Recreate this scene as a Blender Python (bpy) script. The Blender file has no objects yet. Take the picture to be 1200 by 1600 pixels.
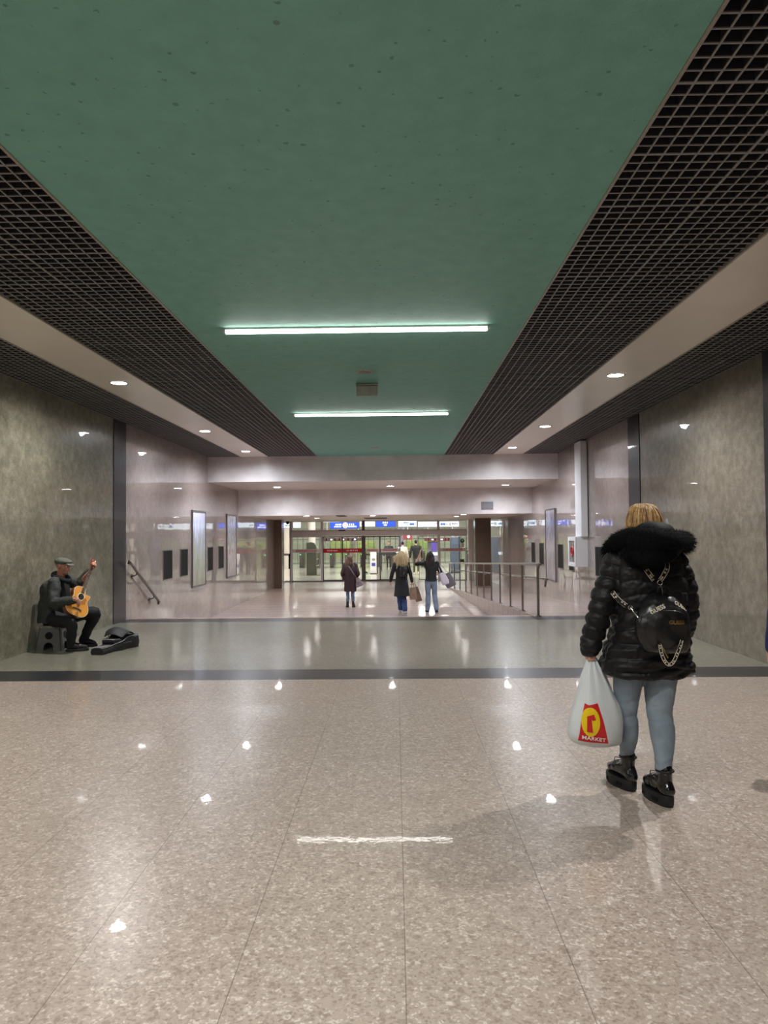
import bpy, bmesh, math, random
import numpy as np
from mathutils import Vector, Matrix, noise as mnoise
from mathutils.bvhtree import BVHTree
R = math.radians
random.seed(7)
SC = bpy.context.scene
COL = SC.collection

# ---------------------------------------------------------------- camera
F_PX, CAM_H = 1150.0, 1.55
def _basis():
    t = R(0.55)
    d = Vector((18.0, -33.0, F_PX)).normalized()          # corridor axis seen in the camera (right, up, forward)
    w = Vector((-math.sin(t), math.cos(t), 0.0)); w = (w - d * w.dot(d)).normalized()
    x = w.cross(d)
    if x.x < 0: x = -x
    return x, d, w
_bx, _bd, _bw = _basis()
def at(px, py, Y):
    """world point at depth Y along the sight line through an image point of the 1200x1600 frame"""
    v = Vector(((px - 600) / F_PX, -(py - 800) / F_PX, 1.0))
    r = Vector((_bx.dot(v), _bd.dot(v), _bw.dot(v)))
    return Vector((0, 0, CAM_H)) + r * (Y / r.y)
cd = bpy.data.cameras.new('camera'); cam = bpy.data.objects.new('camera', cd); COL.objects.link(cam)
rows = [Vector((_bx[i], _bd[i], _bw[i])) for i in range(3)]     # camera axes (right, up, forward) in world
right, up, fwd = rows
cam.matrix_world = Matrix(((right.x, up.x, -fwd.x, 0), (right.y, up.y, -fwd.y, 0), (right.z, up.z, -fwd.z, CAM_H), (0, 0, 0, 1)))
cd.sensor_fit = 'HORIZONTAL'; cd.sensor_width = 36.0; cd.lens = 36.0 * F_PX / 1200.0
cd.clip_start = 0.05; cd.clip_end = 300
SC.camera = cam

# ---------------------------------------------------------------- materials
def s2l(c):
    if isinstance(c, (int, float)): c = (c, c, c)
    out = []
    for v in c:
        v = v / 255.0
        out.append(v / 12.92 if v <= 0.04045 else ((v + 0.055) / 1.055) ** 2.4)
    return tuple(out) + (1.0,)
class NT:
    def __init__(s, name):
        s.m = bpy.data.materials.new(name); s.m.use_nodes = True
        s.t = s.m.node_tree; s.t.nodes.clear()
        s.out = s.t.nodes.new('ShaderNodeOutputMaterial')
    def n(s, typ, ins=None, **kw):
        nd = s.t.nodes.new(typ)
        for k, v in kw.items(): setattr(nd, k, v)
        for k, v in (ins or {}).items(): s.put(nd.inputs[k], v)
        return nd
    def put(s, sock, v):
        if isinstance(v, bpy.types.NodeSocket): s.t.links.new(v, sock)
        else: sock.default_value = v
    def math(s, op, a, b=0.0, c=None):
        nd = s.n('ShaderNodeMath', {0: a, 1: b}, operation=op)
        if c is not None: s.put(nd.inputs[2], c)
        return nd.outputs[0]
    def mix(s, fac, a, b, blend='MIX'):
        nd = s.n('ShaderNodeMix', data_type='RGBA', blend_type=blend)
        s.put(nd.inputs[0], fac); s.put(nd.inputs[6], a); s.put(nd.inputs[7], b)
        return nd.outputs[2]
    def coord(s): return s.n('ShaderNodeTexCoord').outputs['Object']
    def noise(s, scale, detail=3.0, rough=0.55, vec=None, dist=0.0):
        nd = s.n('ShaderNodeTexNoise', {'Scale': scale, 'Detail': detail, 'Roughness': rough, 'Distortion': dist})
        s.put(nd.inputs['Vector'], vec if vec is not None else s.coord())
        return nd.outputs['Fac']
    def ramp(s, fac, stops):
        nd = s.n('ShaderNodeValToRGB', {0: fac}); el = nd.color_ramp.elements
        while len(el) < len(stops): el.new(0.5)
        for e, (p, c) in zip(el, stops): e.position = p; e.color = c
        return nd.outputs[0]
    def rng(s, v, a, b, c, d):
        return s.n('ShaderNodeMapRange', {0: v, 1: a, 2: b, 3: c, 4: d}).outputs[0]
    def bump(s, h, strength, dist=0.01, normal=None):
        nd = s.n('ShaderNodeBump', {'Strength': strength, 'Distance': dist, 'Height': h})
        if normal is not None: s.put(nd.inputs['Normal'], normal)
        return nd.outputs[0]
    def bsdf(s, **ins):
        ins = {k.replace('_', ' '): v for k, v in ins.items()}
        nd = s.n('ShaderNodeBsdfPrincipled', ins)
        s.t.links.new(nd.outputs[0], s.out.inputs[0]); return nd
_mats = {}
def M(name, c, rough=0.5, metal=0.0, spec=0.5, coat=0.0, coatr=0.05, var=0.12, vs=30.0, bump=0.0, bs=200.0, emit=None, es=0.0, sheen=0.0, alpha=1.0, trans=0.0, sss=0.0):
    """plain procedural surface: base colour with a little noise in it, optional bump"""
    if name in _mats: return _mats[name]
    t = NT(name); col = s2l(c)
    nz = t.noise(vs, 3.0)
    lo = tuple(max(0, x * (1 - var)) for x in col[:3]) + (1,); hi = tuple(min(1, x * (1 + var)) for x in col[:3]) + (1,)
    base = t.ramp(nz, [(0.3, lo), (0.7, hi)])
    b = t.bsdf(Base_Color=base, Roughness=rough, Metallic=metal, Specular_IOR_Level=spec, Coat_Weight=coat, Coat_Roughness=coatr, Sheen_Weight=sheen, Alpha=alpha, Transmission_Weight=trans, Subsurface_Weight=sss)
    if sss: t.put(b.inputs['Subsurface Radius'], (0.01, 0.004, 0.002))
    if bump: t.put(b.inputs['Normal'], t.bump(t.noise(bs, 4.0), bump, 0.01))
    if emit is not None:
        t.put(b.inputs['Emission Color'], s2l(emit)); t.put(b.inputs['Emission Strength'], es)
    _mats[name] = t.m; return t.m

# ---------------------------------------------------------------- objects
def link(name, me, parent=None, mat=None, smooth=False):
    o = bpy.data.objects.new(name, me); COL.objects.link(o)
    if parent is not None:
        o.parent = parent; o.matrix_parent_inverse = Matrix.Translation(-wloc(parent)) if False else parent_inv(parent)
    if mat is not None:
        for mm in (mat if isinstance(mat, (list, tuple)) else [mat]): me.materials.append(mm)
    if smooth: me.polygons.foreach_set('use_smooth', [True] * len(me.polygons))
    return o
def world_of(o):
    m = Matrix.LocRotScale(o.location, o.rotation_euler, o.scale)
    return world_of(o.parent) @ o.matrix_parent_inverse @ m if o.parent else m
def parent_inv(p): return world_of(p).inverted()
def tag(o, label=None, cat=None, group=None, kind=None):
    if label: o['label'] = label
    if cat: o['category'] = cat
    if group: o['group'] = group
    if kind: o['kind'] = kind
    return o
def thing(name, label, cat, loc=(0, 0, 0), group=None):
    o = bpy.data.objects.new(name, None); COL.objects.link(o); o.location = loc
    o.empty_display_size = 0.1
    return tag(o, label, cat, group)
class MB:
    """collects geometry in world coordinates"""
    def __init__(s): s.v = []; s.f = []; s.mi = []; s.cur = 0
    def add(s, vs, fs):
        k = len(s.v); s.v += [tuple(v) for v in vs]; s.f += [tuple(i + k for i in f) for f in fs]; s.mi += [s.cur] * len(fs); return s
    def box(s, lo, hi, rot=None, bev=0.0):
        (x0, y0, z0), (x1, y1, z1) = lo, hi
        if bev > 0:
            bm = bmesh.new(); bmesh.ops.create_cube(bm, size=1.0)
            for v in bm.verts: v.co = Vector(((x0 + x1) / 2 + v.co.x * (x1 - x0), (y0 + y1) / 2 + v.co.y * (y1 - y0), (z0 + z1) / 2 + v.co.z * (z1 - z0)))
            bmesh.ops.bevel(bm, geom=list(bm.edges), offset=bev, segments=2, profile=0.5, affect='EDGES', clamp_overlap=True)
            bm.verts.index_update(); vs = [v.co.copy() for v in bm.verts]; fs = [tuple(v.index for v in f.verts) for f in bm.faces]; bm.free()
        else:
            vs = [Vector(p) for p in ((x0, y0, z0), (x1, y0, z0), (x1, y1, z0), (x0, y1, z0), (x0, y0, z1), (x1, y0, z1), (x1, y1, z1), (x0, y1, z1))]
            fs = [(0, 3, 2, 1), (4, 5, 6, 7), (0, 1, 5, 4), (1, 2, 6, 5), (2, 3, 7, 6), (3, 0, 4, 7)]
        if rot is not None: vs = [rot @ Vector(v) for v in vs]
        return s.add(vs, fs)
    def quad(s, a, b, c, d): return s.add([a, b, c, d], [(0, 1, 2, 3)])
    def prism(s, pts, dvec):
        """closed outline pts (3d, coplanar) pushed along dvec"""
        n = len(pts); d = Vector(dvec)
        vs = [Vector(p) for p in pts] + [Vector(p) + d for p in pts]
        fs = [tuple(range(n))[::-1], tuple(range(n, 2 * n))] + [(i, (i + 1) % n, n + (i + 1) % n, n + i) for i in range(n)]
        return s.add(vs, fs)
    def cyl(s, a, b, r0, r1=None, n=16, cap=True):
        a, b = Vector(a), Vector(b); r1 = r0 if r1 is None else r1
        z = (b - a).normalized(); x = z.orthogonal().normalized(); y = z.cross(x)
        vs = [a + (x * math.cos(t) + y * math.sin(t)) * r0 for t in [2 * math.pi * i / n for i in range(n)]] + [b + (x * math.cos(t) + y * math.sin(t)) * r1 for t in [2 * math.pi * i / n for i in range(n)]]
        fs = [(i, (i + 1) % n, n + (i + 1) % n, n + i) for i in range(n)]
        if cap: fs += [tuple(range(n))[::-1], tuple(range(n, 2 * n))]
        return s.add(vs, fs)
    def tube(s, pts, rad, n=10, res=6, ref=None, closed=False, cap=True):
        vs, fs = tube_geo(pts, rad, n, res, ref, closed, cap); return s.add(vs, fs)
    def ell(s, c, r, rot=None, nu=20, nv=12):
        vs, fs = ell_geo(c, r, rot, nu, nv); return s.add(vs, fs)
    def mesh(s, name):
        me = bpy.data.meshes.new(name); me.from_pydata(s.v, [], s.f); me.update(); return me
    def build(s, name, mat=None, parent=None, smooth=False, fix=True, bevel=0.0):
        me = s.mesh(name)
        if any(s.mi): me.polygons.foreach_set('material_index', s.mi)
        if fix:
            bm = bmesh.new(); bm.from_mesh(me); bmesh.ops.recalc_face_normals(bm, faces=bm.faces); bm.to_mesh(me); bm.free()
        o = link(name, me, parent, mat, smooth)
        if smooth == 'auto': auto_smooth(o)
        if bevel:
            md = o.modifiers.new('bevel', 'BEVEL'); md.width = bevel; md.segments = 2; md.limit_method = 'ANGLE'
        return o
def auto_smooth(o, ang=40):
    me = o.data; bm = bmesh.new(); bm.from_mesh(me)
    for f in bm.faces: f.smooth = True
    for e in bm.edges:
        if len(e.link_faces) == 2 and e.calc_face_angle(0) > R(ang): e.smooth = False
    bm.to_mesh(me); bm.free()
def catmull(P, res):
    P = [Vector(p) for p in P]
    if len(P) < 3 or res <= 1: return P
    out = []
    for i in range(len(P) - 1):
        p0 = P[i - 1] if i else P[0] * 2 - P[1]; p1, p2 = P[i], P[i + 1]; p3 = P[i + 2] if i + 2 < len(P) else P[-1] * 2 - P[-2]
        for k in range(res):
            t = k / res
            out.append(0.5 * ((2 * p1) + (p2 - p0) * t + (2 * p0 - 5 * p1 + 4 * p2 - p3) * t * t + (3 * p1 - p0 - 3 * p2 + p3) * t ** 3))
    return out + [P[-1]]
def tube_geo(pts, rad, n=10, res=6, ref=None, closed=False, cap=True):
    pts = [Vector(p) for p in pts]
    if not isinstance(rad, (list, tuple)): rad = [rad] * len(pts)
    rr = [(r if isinstance(r, (list, tuple)) else (r, r)) for r in rad]
    if closed:
        P4 = [Vector((r[0], r[1], 0)) for r in rr]
        cp = catmull([pts[-1]] + pts + [pts[0], pts[1]], res); cp = cp[res:-res - 1]
        cr = catmull([P4[-1]] + P4 + [P4[0], P4[1]], res)[res:-res - 1]
    else:
        cp = catmull(pts, res); cr = catmull([Vector((r[0], r[1], 0)) for r in rr], res)
    m = len(cp); vs = []; fs = []
    tang = []
    for i in range(m):
        a = cp[(i - 1) % m] if (closed or i) else cp[0]; b = cp[(i + 1) % m] if (closed or i < m - 1) else cp[-1]
        d = (b - a); tang.append(d.normalized() if d.length > 1e-9 else Vector((0, 0, 1)))
    x = (Vector(ref) if ref is not None else tang[0].orthogonal())
    for i in range(m):
        t = tang[i]; base = Vector(ref) if ref is not None else x
        x = base - t * base.dot(t)
        if x.length < 1e-6: x = t.orthogonal()
        x.normalize(); y = t.cross(x)
        for k in range(n):
            a = 2 * math.pi * k / n
            vs.append(cp[i] + x * (math.cos(a) * cr[i].x) + y * (math.sin(a) * cr[i].y))
    for i in range(m if closed else m - 1):
        j = (i + 1) % m
        for k in range(n):
            l = (k + 1) % n; fs.append((i * n + k, i * n + l, j * n + l, j * n + k))
    if cap and not closed:
        for end, i, sgn in ((0, 0, -1), (1, m - 1, 1)):
            prev = [i * n + k for k in range(n)]; c = cp[i]; t = tang[i] * sgn; rmean = (abs(cr[i].x) + abs(cr[i].y)) / 2
            for ph in (35, 65):
                ring = []
                for k in range(n):
                    q = vs[i * n + k] - c
                    vs.append(c + q * math.cos(R(ph)) + t * rmean * math.sin(R(ph)) * 0.9); ring.append(len(vs) - 1)
                for k in range(n): fs.append((prev[k], prev[(k + 1) % n], ring[(k + 1) % n], ring[k]))
                prev = ring
            fs.append(tuple(prev))
    return vs, fs
def ell_geo(c, r, rot=None, nu=20, nv=12):
    c = Vector(c); vs = [Vector((0, 0, r[2]))]; fs = []
    for j in range(1, nv):
        ph = math.pi * j / nv
        for i in range(nu):
            a = 2 * math.pi * i / nu
            vs.append(Vector((r[0] * math.sin(ph) * math.cos(a), r[1] * math.sin(ph) * math.sin(a), r[2] * math.cos(ph))))
    vs.append(Vector((0, 0, -r[2])))
    for i in range(nu): fs.append((0, 1 + i, 1 + (i + 1) % nu))
    for j in range(nv - 2):
        for i in range(nu):
            a = 1 + j * nu; fs.append((a + i, a + nu + i, a + nu + (i + 1) % nu, a + (i + 1) % nu))
    L = len(vs) - 1; a = 1 + (nv - 2) * nu
    for i in range(nu): fs.append((L, a + (i + 1) % nu, a + i))
    if rot is not None: vs = [rot @ v for v in vs]
    return [v + c for v in vs], fs
def loft_geo(rings, n=28, res=5, ex=2.0):
    """rings: (cx, cy, z, rx, ry[, yaw]) stacked outlines, superellipse exponent ex"""
    A = catmull([Vector(r[:3]) for r in rings], res); B = catmull([Vector((r[3], r[4], r[5] if len(r) > 5 else 0)) for r in rings], res)
    vs = []; fs = []; m = len(A)
    for c, b in zip(A, B):
        for k in range(n):
            a = 2 * math.pi * k / n; ca, sa = math.cos(a), math.sin(a)
            px = math.copysign(abs(ca) ** (2 / ex), ca) * max(b.x, .001); py = math.copysign(abs(sa) ** (2 / ex), sa) * max(b.y, .001)
            cy, sy = math.cos(b.z), math.sin(b.z)
            vs.append(c + Vector((px * cy - py * sy, px * sy + py * cy, 0)))
    for i in range(m - 1):
        for k in range(n):
            l = (k + 1) % n; fs.append((i * n + k, i * n + l, (i + 1) * n + l, (i + 1) * n + k))
    fs.append(tuple(range(n))[::-1]); fs.append(tuple(range((m - 1) * n, m * n)))
    return vs, fs
def fuse(name, prims, voxel, mat, parent, smooth=4, deform=None, lap=0.5):
    """merge overlapping closed shapes into one continuous skin"""
    mb = MB()
    for p in prims: mb.add(*p)
    me = mb.mesh(name + '_src')
    bm = bmesh.new(); bm.from_mesh(me); bmesh.ops.recalc_face_normals(bm, faces=bm.faces); bm.to_mesh(me); bm.free()
    tmp = bpy.data.objects.new('tmp', me); COL.objects.link(tmp)
    md = tmp.modifiers.new('r', 'REMESH'); md.mode = 'VOXEL'; md.voxel_size = voxel
    if smooth:
        ms = tmp.modifiers.new('s', 'SMOOTH'); ms.factor = lap; ms.iterations = smooth
    dg = bpy.context.evaluated_depsgraph_get(); dg.update()
    out = bpy.data.meshes.new_from_object(tmp.evaluated_get(dg)); out.name = name
    bpy.data.objects.remove(tmp); bpy.data.meshes.remove(me)
    if deform is not None:
        n = len(out.vertices); co = np.empty(n * 3); out.vertices.foreach_get('co', co); co = co.reshape(-1, 3)
        no = np.empty(n * 3); out.vertices.foreach_get('normal', no); no = no.reshape(-1, 3)
        co = deform(co, no); out.vertices.foreach_set('co', co.ravel()); out.update()
    return link(name, out, parent, mat, True)
def text_mesh(txt, size, spacing=1.0, bold=0.0):
    cu = bpy.data.curves.new('t', 'FONT'); cu.body = txt; cu.size = size; cu.align_x = 'CENTER'; cu.align_y = 'CENTER'; cu.space_character = spacing; cu.offset = bold; cu.resolution_u = 3
    o = bpy.data.objects.new('t', cu); COL.objects.link(o)
    dg = bpy.context.evaluated_depsgraph_get(); dg.update()
    me = bpy.data.meshes.new_from_object(o.evaluated_get(dg)); bpy.data.objects.remove(o); bpy.data.curves.remove(cu)
    vs = [v.co.copy() for v in me.vertices]; fs = [tuple(p.vertices) for p in me.polygons]; bpy.data.meshes.remove(me)
    return vs, fs
def bvh_of(o):
    me = o.data; mw = world_of(o)
    return BVHTree.FromPolygons([mw @ v.co for v in me.vertices], [tuple(p.vertices) for p in me.polygons])
def drape(vs, fs, bvh, direction, off=0.002, cut=0.012):
    """subdivide a flat shape and lay it on a surface along direction"""
    bm = bmesh.new(); bv = [bm.verts.new(v) for v in vs]
    for f in fs:
        try: bm.faces.new([bv[i] for i in f])
        except ValueError: pass
    bmesh.ops.triangulate(bm, faces=bm.faces, ngon_method='EAR_CLIP'); bm.verts.index_update()
    P = [v.co.copy() for v in bm.verts]; T = [tuple(v.index for v in f.verts) for f in bm.faces]; bm.free()
    for _ in range(7):
        mid = {}; new = []; done = True
        def m_(i, j):
            k = (min(i, j), max(i, j))
            if (P[i] - P[j]).length <= cut: return None
            if k not in mid: P.append((P[i] + P[j]) / 2); mid[k] = len(P) - 1
            return mid[k]
        for a, b, c in T:
            q = [m_(a, b), m_(b, c), m_(c, a)]; n = sum(x is not None for x in q)
            if n == 0: new.append((a, b, c)); continue
            done = False
            if n == 3: new += [(a, q[0], q[2]), (q[0], b, q[1]), (q[2], q[1], c), (q[0], q[1], q[2])]; continue
            v = (a, b, c)
            for r in range(3):
                x, y, z = v[r], v[(r + 1) % 3], v[(r + 2) % 3]; e0, e1, e2 = q[r], q[(r + 1) % 3], q[(r + 2) % 3]
                if n == 1 and e0 is not None: new += [(x, e0, z), (e0, y, z)]; break
                if n == 2 and e2 is None: new += [(e0, y, e1), (x, e0, e1), (x, e1, z)]; break
        T = new
        if done: break
    bm = bmesh.new(); bv = [bm.verts.new(v) for v in P]
    for f in T:
        try: bm.faces.new([bv[i] for i in f])
        except ValueError: pass
    d = Vector(direction).normalized(); lost = []
    for v in bm.verts:
        h = bvh.ray_cast(v.co - d * 0.6, d)
        if h[0] is not None and abs(h[1].dot(d)) > 0.12: v.co = h[0] - d * off
        else: lost.append(v)
    bmesh.ops.delete(bm, geom=lost, context='VERTS')
    bm.verts.index_update()
    o = [v.co.copy() for v in bm.verts], [tuple(v.index for v in f.verts) for f in bm.faces]; bm.free(); return o
def copy_tree(o, parent=None):
    c = o.copy(); COL.objects.link(c)
    if parent is not None: c.parent = parent
    for ch in list(o.children): copy_tree(ch, c)
    return c
# ================================================================ the setting
XL, XR, ZC, ZF = -4.95, 4.28, 3.6, -0.65
def lines(t, coord, off, step, half):
    """1 on joint and stripe lines every step along a coordinate"""
    a = t.math('ADD', t.math('DIVIDE', t.math('SUBTRACT', coord, off), step), 0.5)
    d = t.math('MULTIPLY', t.math('ABSOLUTE', t.math('SUBTRACT', t.math('FRACT', a), 0.5)), step)
    return t.math('LESS_THAN', d, half)
def granite(name, dark, mid, light, chip=96.0, rough=0.3, jx=None, jy=None, mottled=0.25, coat=0.35, coatr=0.03, rip=0.02, rs=14.0, jk=0.22):
    t = NT(name); co = t.coord(); xyz = t.n('ShaderNodeSeparateXYZ', {0: co})
    v1 = t.n('ShaderNodeTexVoronoi', {'Scale': chip, 'Vector': co}); v2 = t.n('ShaderNodeTexVoronoi', {'Scale': chip * 0.45, 'Vector': co})
    g = t.n('ShaderNodeSeparateColor', {0: v1.outputs['Color']}).outputs[0]; h = t.n('ShaderNodeSeparateColor', {0: v2.outputs['Color']}).outputs[1]
    f = t.math('ADD', t.math('MULTIPLY', g, 0.6), t.math('MULTIPLY', h, 0.4))
    c = t.ramp(f, [(0.15, s2l(dark)), (0.45, s2l(mid)), (0.68, s2l(mid)), (0.88, s2l(light))])
    big = t.noise(0.9, 4.0); c = t.mix(t.rng(big, 0.35, 0.7, 0.0, mottled), c, s2l(dark))
    if jx:
        c = t.mix(t.math('MULTIPLY', lines(t, xyz.outputs[0], *jx), 0.55), c, s2l((70, 62, 56)))
    if jy:
        c = t.mix(t.math('MULTIPLY', lines(t, xyz.outputs[1], *jy), jk), c, s2l((70, 62, 56)))
    rip_n = t.bump(t.noise(rs, 2.0), rip, 0.02)
    b = t.bsdf(Base_Color=c, Roughness=rough, Specular_IOR_Level=0.4, Coat_Weight=coat, Coat_Roughness=coatr, Normal=rip_n)
    t.put(b.inputs['Coat Normal'], rip_n)
    return t.m
m_floor_near = granite('near floor granite', (154, 138, 126), (183, 168, 156), (220, 208, 197), coat=.3, coatr=.012, rip=.006, rs=26.0, jx=(0.02, 0.6, 0.002), jy=(0.17, 0.6, 0.0012))
m_floor_mid = granite('middle floor granite', (112, 111, 97), (140, 138, 123), (158, 156, 142), chip=80, mottled=.5, coat=.4, coatr=.05, rip=.07, jx=(0.02, 0.6, 0.0015))
m_floor_low = granite('lower floor granite', (150, 130, 122), (186, 166, 158), (206, 190, 184), chip=60, jy=(0.0, 0.72, 0.03), jk=.5, coat=0.55, coatr=0.04, rip=0.04, rough=.35)  # wide cross stripes paint in the banded reflections of the ribbed floor
m_floor_hall = granite('station hall floor', (150, 144, 130), (190, 184, 170), (215, 210, 198), chip=30, jx=(0, 0.9, 0.008), jy=(0, 0.9, 0.008), coat=0.8)
m_dark = granite('dark granite band', (33, 33, 37), (44, 45, 50), (58, 58, 64), chip=70, mottled=0.3, rip=0.03, coat=.2)
m_nosing = granite('pink granite nosing', (165, 135, 118), (196, 168, 150), (215, 190, 175), chip=60)
def wallstone(name, c0, c1, c2, rough=0.3, coat=0.6, coatr=0.02, rip=0.035, seam=(0.0, 1.2, 0.002), seamz=(0.0, 0.92, 0.002), ior=1.5):
    t = NT(name); co = t.coord(); xyz = t.n('ShaderNodeSeparateXYZ', {0: co})
    n1 = t.noise(0.55, 5.0, 0.62); n2 = t.noise(8.0, 6.0, 0.72); n3 = t.noise(70.0, 3.0, .7)
    f = t.math('ADD', t.math('ADD', t.math('MULTIPLY', n1, 0.35), t.math('MULTIPLY', n2, 0.4)), t.math('MULTIPLY', n3, 0.25))
    c = t.ramp(f, [(0.36, s2l(c0)), (0.5, s2l(c1)), (0.64, s2l(c2))])
    j = t.math('MAXIMUM', lines(t, xyz.outputs[1], *seam), lines(t, xyz.outputs[2], *seamz))
    c = t.mix(t.math('MULTIPLY', j, 0.18), c, s2l((60, 56, 50)))
    nb = t.bump(t.noise(1.6, 2.0), rip, 0.08)
    b = t.bsdf(Base_Color=c, Roughness=rough, Specular_IOR_Level=0.4, Coat_Weight=coat, Coat_Roughness=coatr, Coat_IOR=ior)
    t.put(b.inputs['Coat Normal'], nb)
    return t.m
m_wall_olive = wallstone('olive granite wall', (80, 78, 64), (124, 120, 103), (168, 164, 146))
m_wall_olive_r = wallstone('grey olive granite wall', (86, 81, 71), (125, 118, 106), (164, 157, 145))
m_wall_pink = wallstone('pink granite wall', (124, 110, 105), (148, 134, 129), (174, 159, 154), seam=(0.0, 1.45, 0.003), coatr=0.012, coat=1.0, ior=1.75)
m_beam = M('beam plaster', (214, 206, 205), rough=0.32, var=0.12, vs=2.2, coat=0.25, coatr=0.25, bump=0.05, bs=7)
m_soffit = M('soffit plaster', (206, 196, 186), rough=0.45, var=0.04, vs=3)
m_beige = M('satin beige ceiling strip', (232, 223, 212), rough=0.32, var=0.03, vs=1.5, coat=0.2, coatr=0.2)
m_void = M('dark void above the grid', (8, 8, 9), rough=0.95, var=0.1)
m_plain = M('plain wall paint', (150, 146, 140), rough=0.7, var=0.05)
def green_ceiling():
    t = NT('green painted ceiling'); n1 = t.noise(7.0, 5.0, 0.6); n2 = t.noise(60.0, 4.0, 0.65)
    c = t.ramp(n1, [(0.3, s2l((118, 172, 159))), (0.7, s2l((128, 184, 170)))])
    sp = t.n('ShaderNodeTexVoronoi', {'Scale': 11.0, 'Vector': t.coord(), 'Randomness': 1.0}).outputs['Distance']
    spot = t.math('MULTIPLY', t.math('LESS_THAN', sp, t.math('MULTIPLY', t.noise(2.2, 2.0), 0.26)), t.math('GREATER_THAN', t.noise(24.0, 3.0), 0.52))
    c = t.mix(t.math('MULTIPLY', spot, 0.5), c, s2l((58, 84, 70)))
    b = t.bsdf(Base_Color=c, Roughness=0.62, Specular_IOR_Level=0.35)
    t.put(b.inputs['Normal'], t.bump(n2, 0.5, 0.012, t.bump(t.math('MULTIPLY', spot, -1.0), 0.5, 0.004)))
    return t.m
m_green = green_ceiling()
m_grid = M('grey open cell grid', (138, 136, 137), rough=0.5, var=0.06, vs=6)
m_grid_shade = M('shade painted grid fins', (46, 46, 52), rough=0.6, var=0.06, vs=6)  # fins coloured dark to paint in the shade inside the cells
m_steel = M('brushed stainless steel', (150, 146, 142), rough=0.28, metal=1.0, var=0.05, vs=60)
m_steel_dark = M('worn dark steel', (118, 108, 104), rough=0.3, metal=1.0, var=0.12, vs=30)
m_alu = M('silver aluminium frame', (236, 234, 236), rough=0.35, metal=0.15, var=0.04)
m_alu_white = M('white aluminium post', (226, 224, 224), rough=0.4, var=0.02)
m_alu_dark = M('dark grey door frame', (92, 86, 84), rough=0.4, metal=0.4, var=0.05)
m_white = M('white enamel', (222, 222, 224), rough=0.35, var=0.02)
def glass_mat(name, tint=(0.96, 0.98, 0.97), k=1.0):
    t = NT(name); tr = t.n('ShaderNodeBsdfTransparent', {0: tint + (1,)}); gl = t.n('ShaderNodeBsdfGlossy', {'Color': (1, 1, 1, 1), 'Roughness': 0.01})
    fr = t.n('ShaderNodeFresnel', {'IOR': 1.5}).outputs[0]; n = t.math('MULTIPLY', t.noise(3.0, 1.0), 0.02)
    mx = t.n('ShaderNodeMixShader', {0: t.math('MINIMUM', t.math('ADD', t.math('MULTIPLY', fr, k), n), 1.0)})
    t.t.links.new(tr.outputs[0], mx.inputs[1]); t.t.links.new(gl.outputs[0], mx.inputs[2]); t.t.links.new(mx.outputs[0], t.out.inputs[0])
    return t.m
m_glass = glass_mat('clear door glass')
def struct(name, mb, mat, parent=None, **k):
    o = mb.build(name, mat, parent, **k); o['kind'] = 'structure'; return o
YB, YG, YH, YE = -7.0, 34.0, 34.0, 64.0
# floors
struct('floor', MB().box((XL, YB, -0.2), (10.0, 7.87, 0)), m_floor_near)
struct('floor', MB().box((XL, 7.87, -0.2), (XR, 8.46, 0)), m_dark)
struct('floor', MB().box((XL, 8.46, -0.2), (XR, 13.08, 0)), m_floor_mid)
struct('floor', MB().box((XL, 13.08, -0.2), (XR, 13.62, 0)), m_dark)
mb = MB().box((XL, 13.62, -0.2), (2.6, 13.78, 0))
for i in range(3): mb.box((XL, 13.78 + i * 0.4, -0.8), (2.58, 13.78 + (i + 1) * 0.4, -0.1625 * (i + 1)))
struct('floor', mb, m_nosing)
struct('floor', MB().box((-5.7, 14.9, ZF - 0.2), (XR, YG + 0.1, ZF)), m_floor_low)
struct('floor', MB().box((-16, YG + 0.1, ZF - 0.2), (16, YE, ZF)), m_floor_hall)
# ramp on the right, sloping down to the lower hall beside the railing
RA, RB, RC_ = Vector((2.62, 13.62, 0)), Vector((2.38, 24.6, -0.44)), Vector((2.12, 29.6, -0.64))
mb = MB(); E0 = [RA + Vector((-.06, 0, 0)), RB + Vector((-.06, 0, 0)), RC_ + Vector((-.06, 0, 0))]
W0 = [Vector((XR, p.y, p.z)) for p in E0]
for i in range(2):
    a, b, c, d = E0[i], E0[i + 1], W0[i + 1], W0[i]
    lo = [Vector((p.x, p.y, ZF - .05)) for p in (a, b, c, d)]
    mb.add([a, b, c, d] + lo, [(0, 1, 2, 3), (0, 4, 5, 1), (1, 5, 6, 2), (2, 6, 7, 3), (3, 7, 4, 0), (7, 6, 5, 4)])
struct('floor', mb, m_floor_low)
# walls
struct('wall_left', MB().box((XL - .3, YB, -.2), (XL, 12.84, 4.3)), m_wall_olive)
struct('wall_left', MB().box((XL - .3, 13.42, -.9), (XL, 30.0, 4.3)), m_wall_pink)
struct('trim_1', MB().box((XL - .3, 12.84, -.2), (XL + .012, 13.42, 4.3)), m_dark)
struct('wall_right', MB().box((XR, 8.55, -.2), (XR + .3, 12.89, 4.3)), m_wall_olive_r)
struct('wall_right', MB().box((XR, 13.5, -.9), (XR + .3, 34.1, 4.3)), m_wall_pink)
struct('trim_2', MB().box((XR - .012, 12.89, -.2), (XR + .3, 13.5, 4.3)), m_dark)
struct('trim_3', MB().box((XR - .012, 7.9, -.2), (XR + .3, 8.55, 4.3)), m_dark)
struct('wall_right', MB().box((XR + .3, 7.9, -.2), (10.0, 8.2, 4.3)), m_wall_olive_r)
struct('wall_right', MB().box((10.0, YB, -.2), (10.3, 8.2, 4.3)), m_plain)
struct('wall_back', MB().box((XL - .3, YB - .3, -.2), (10.3, YB, 4.3)), m_plain)
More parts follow.
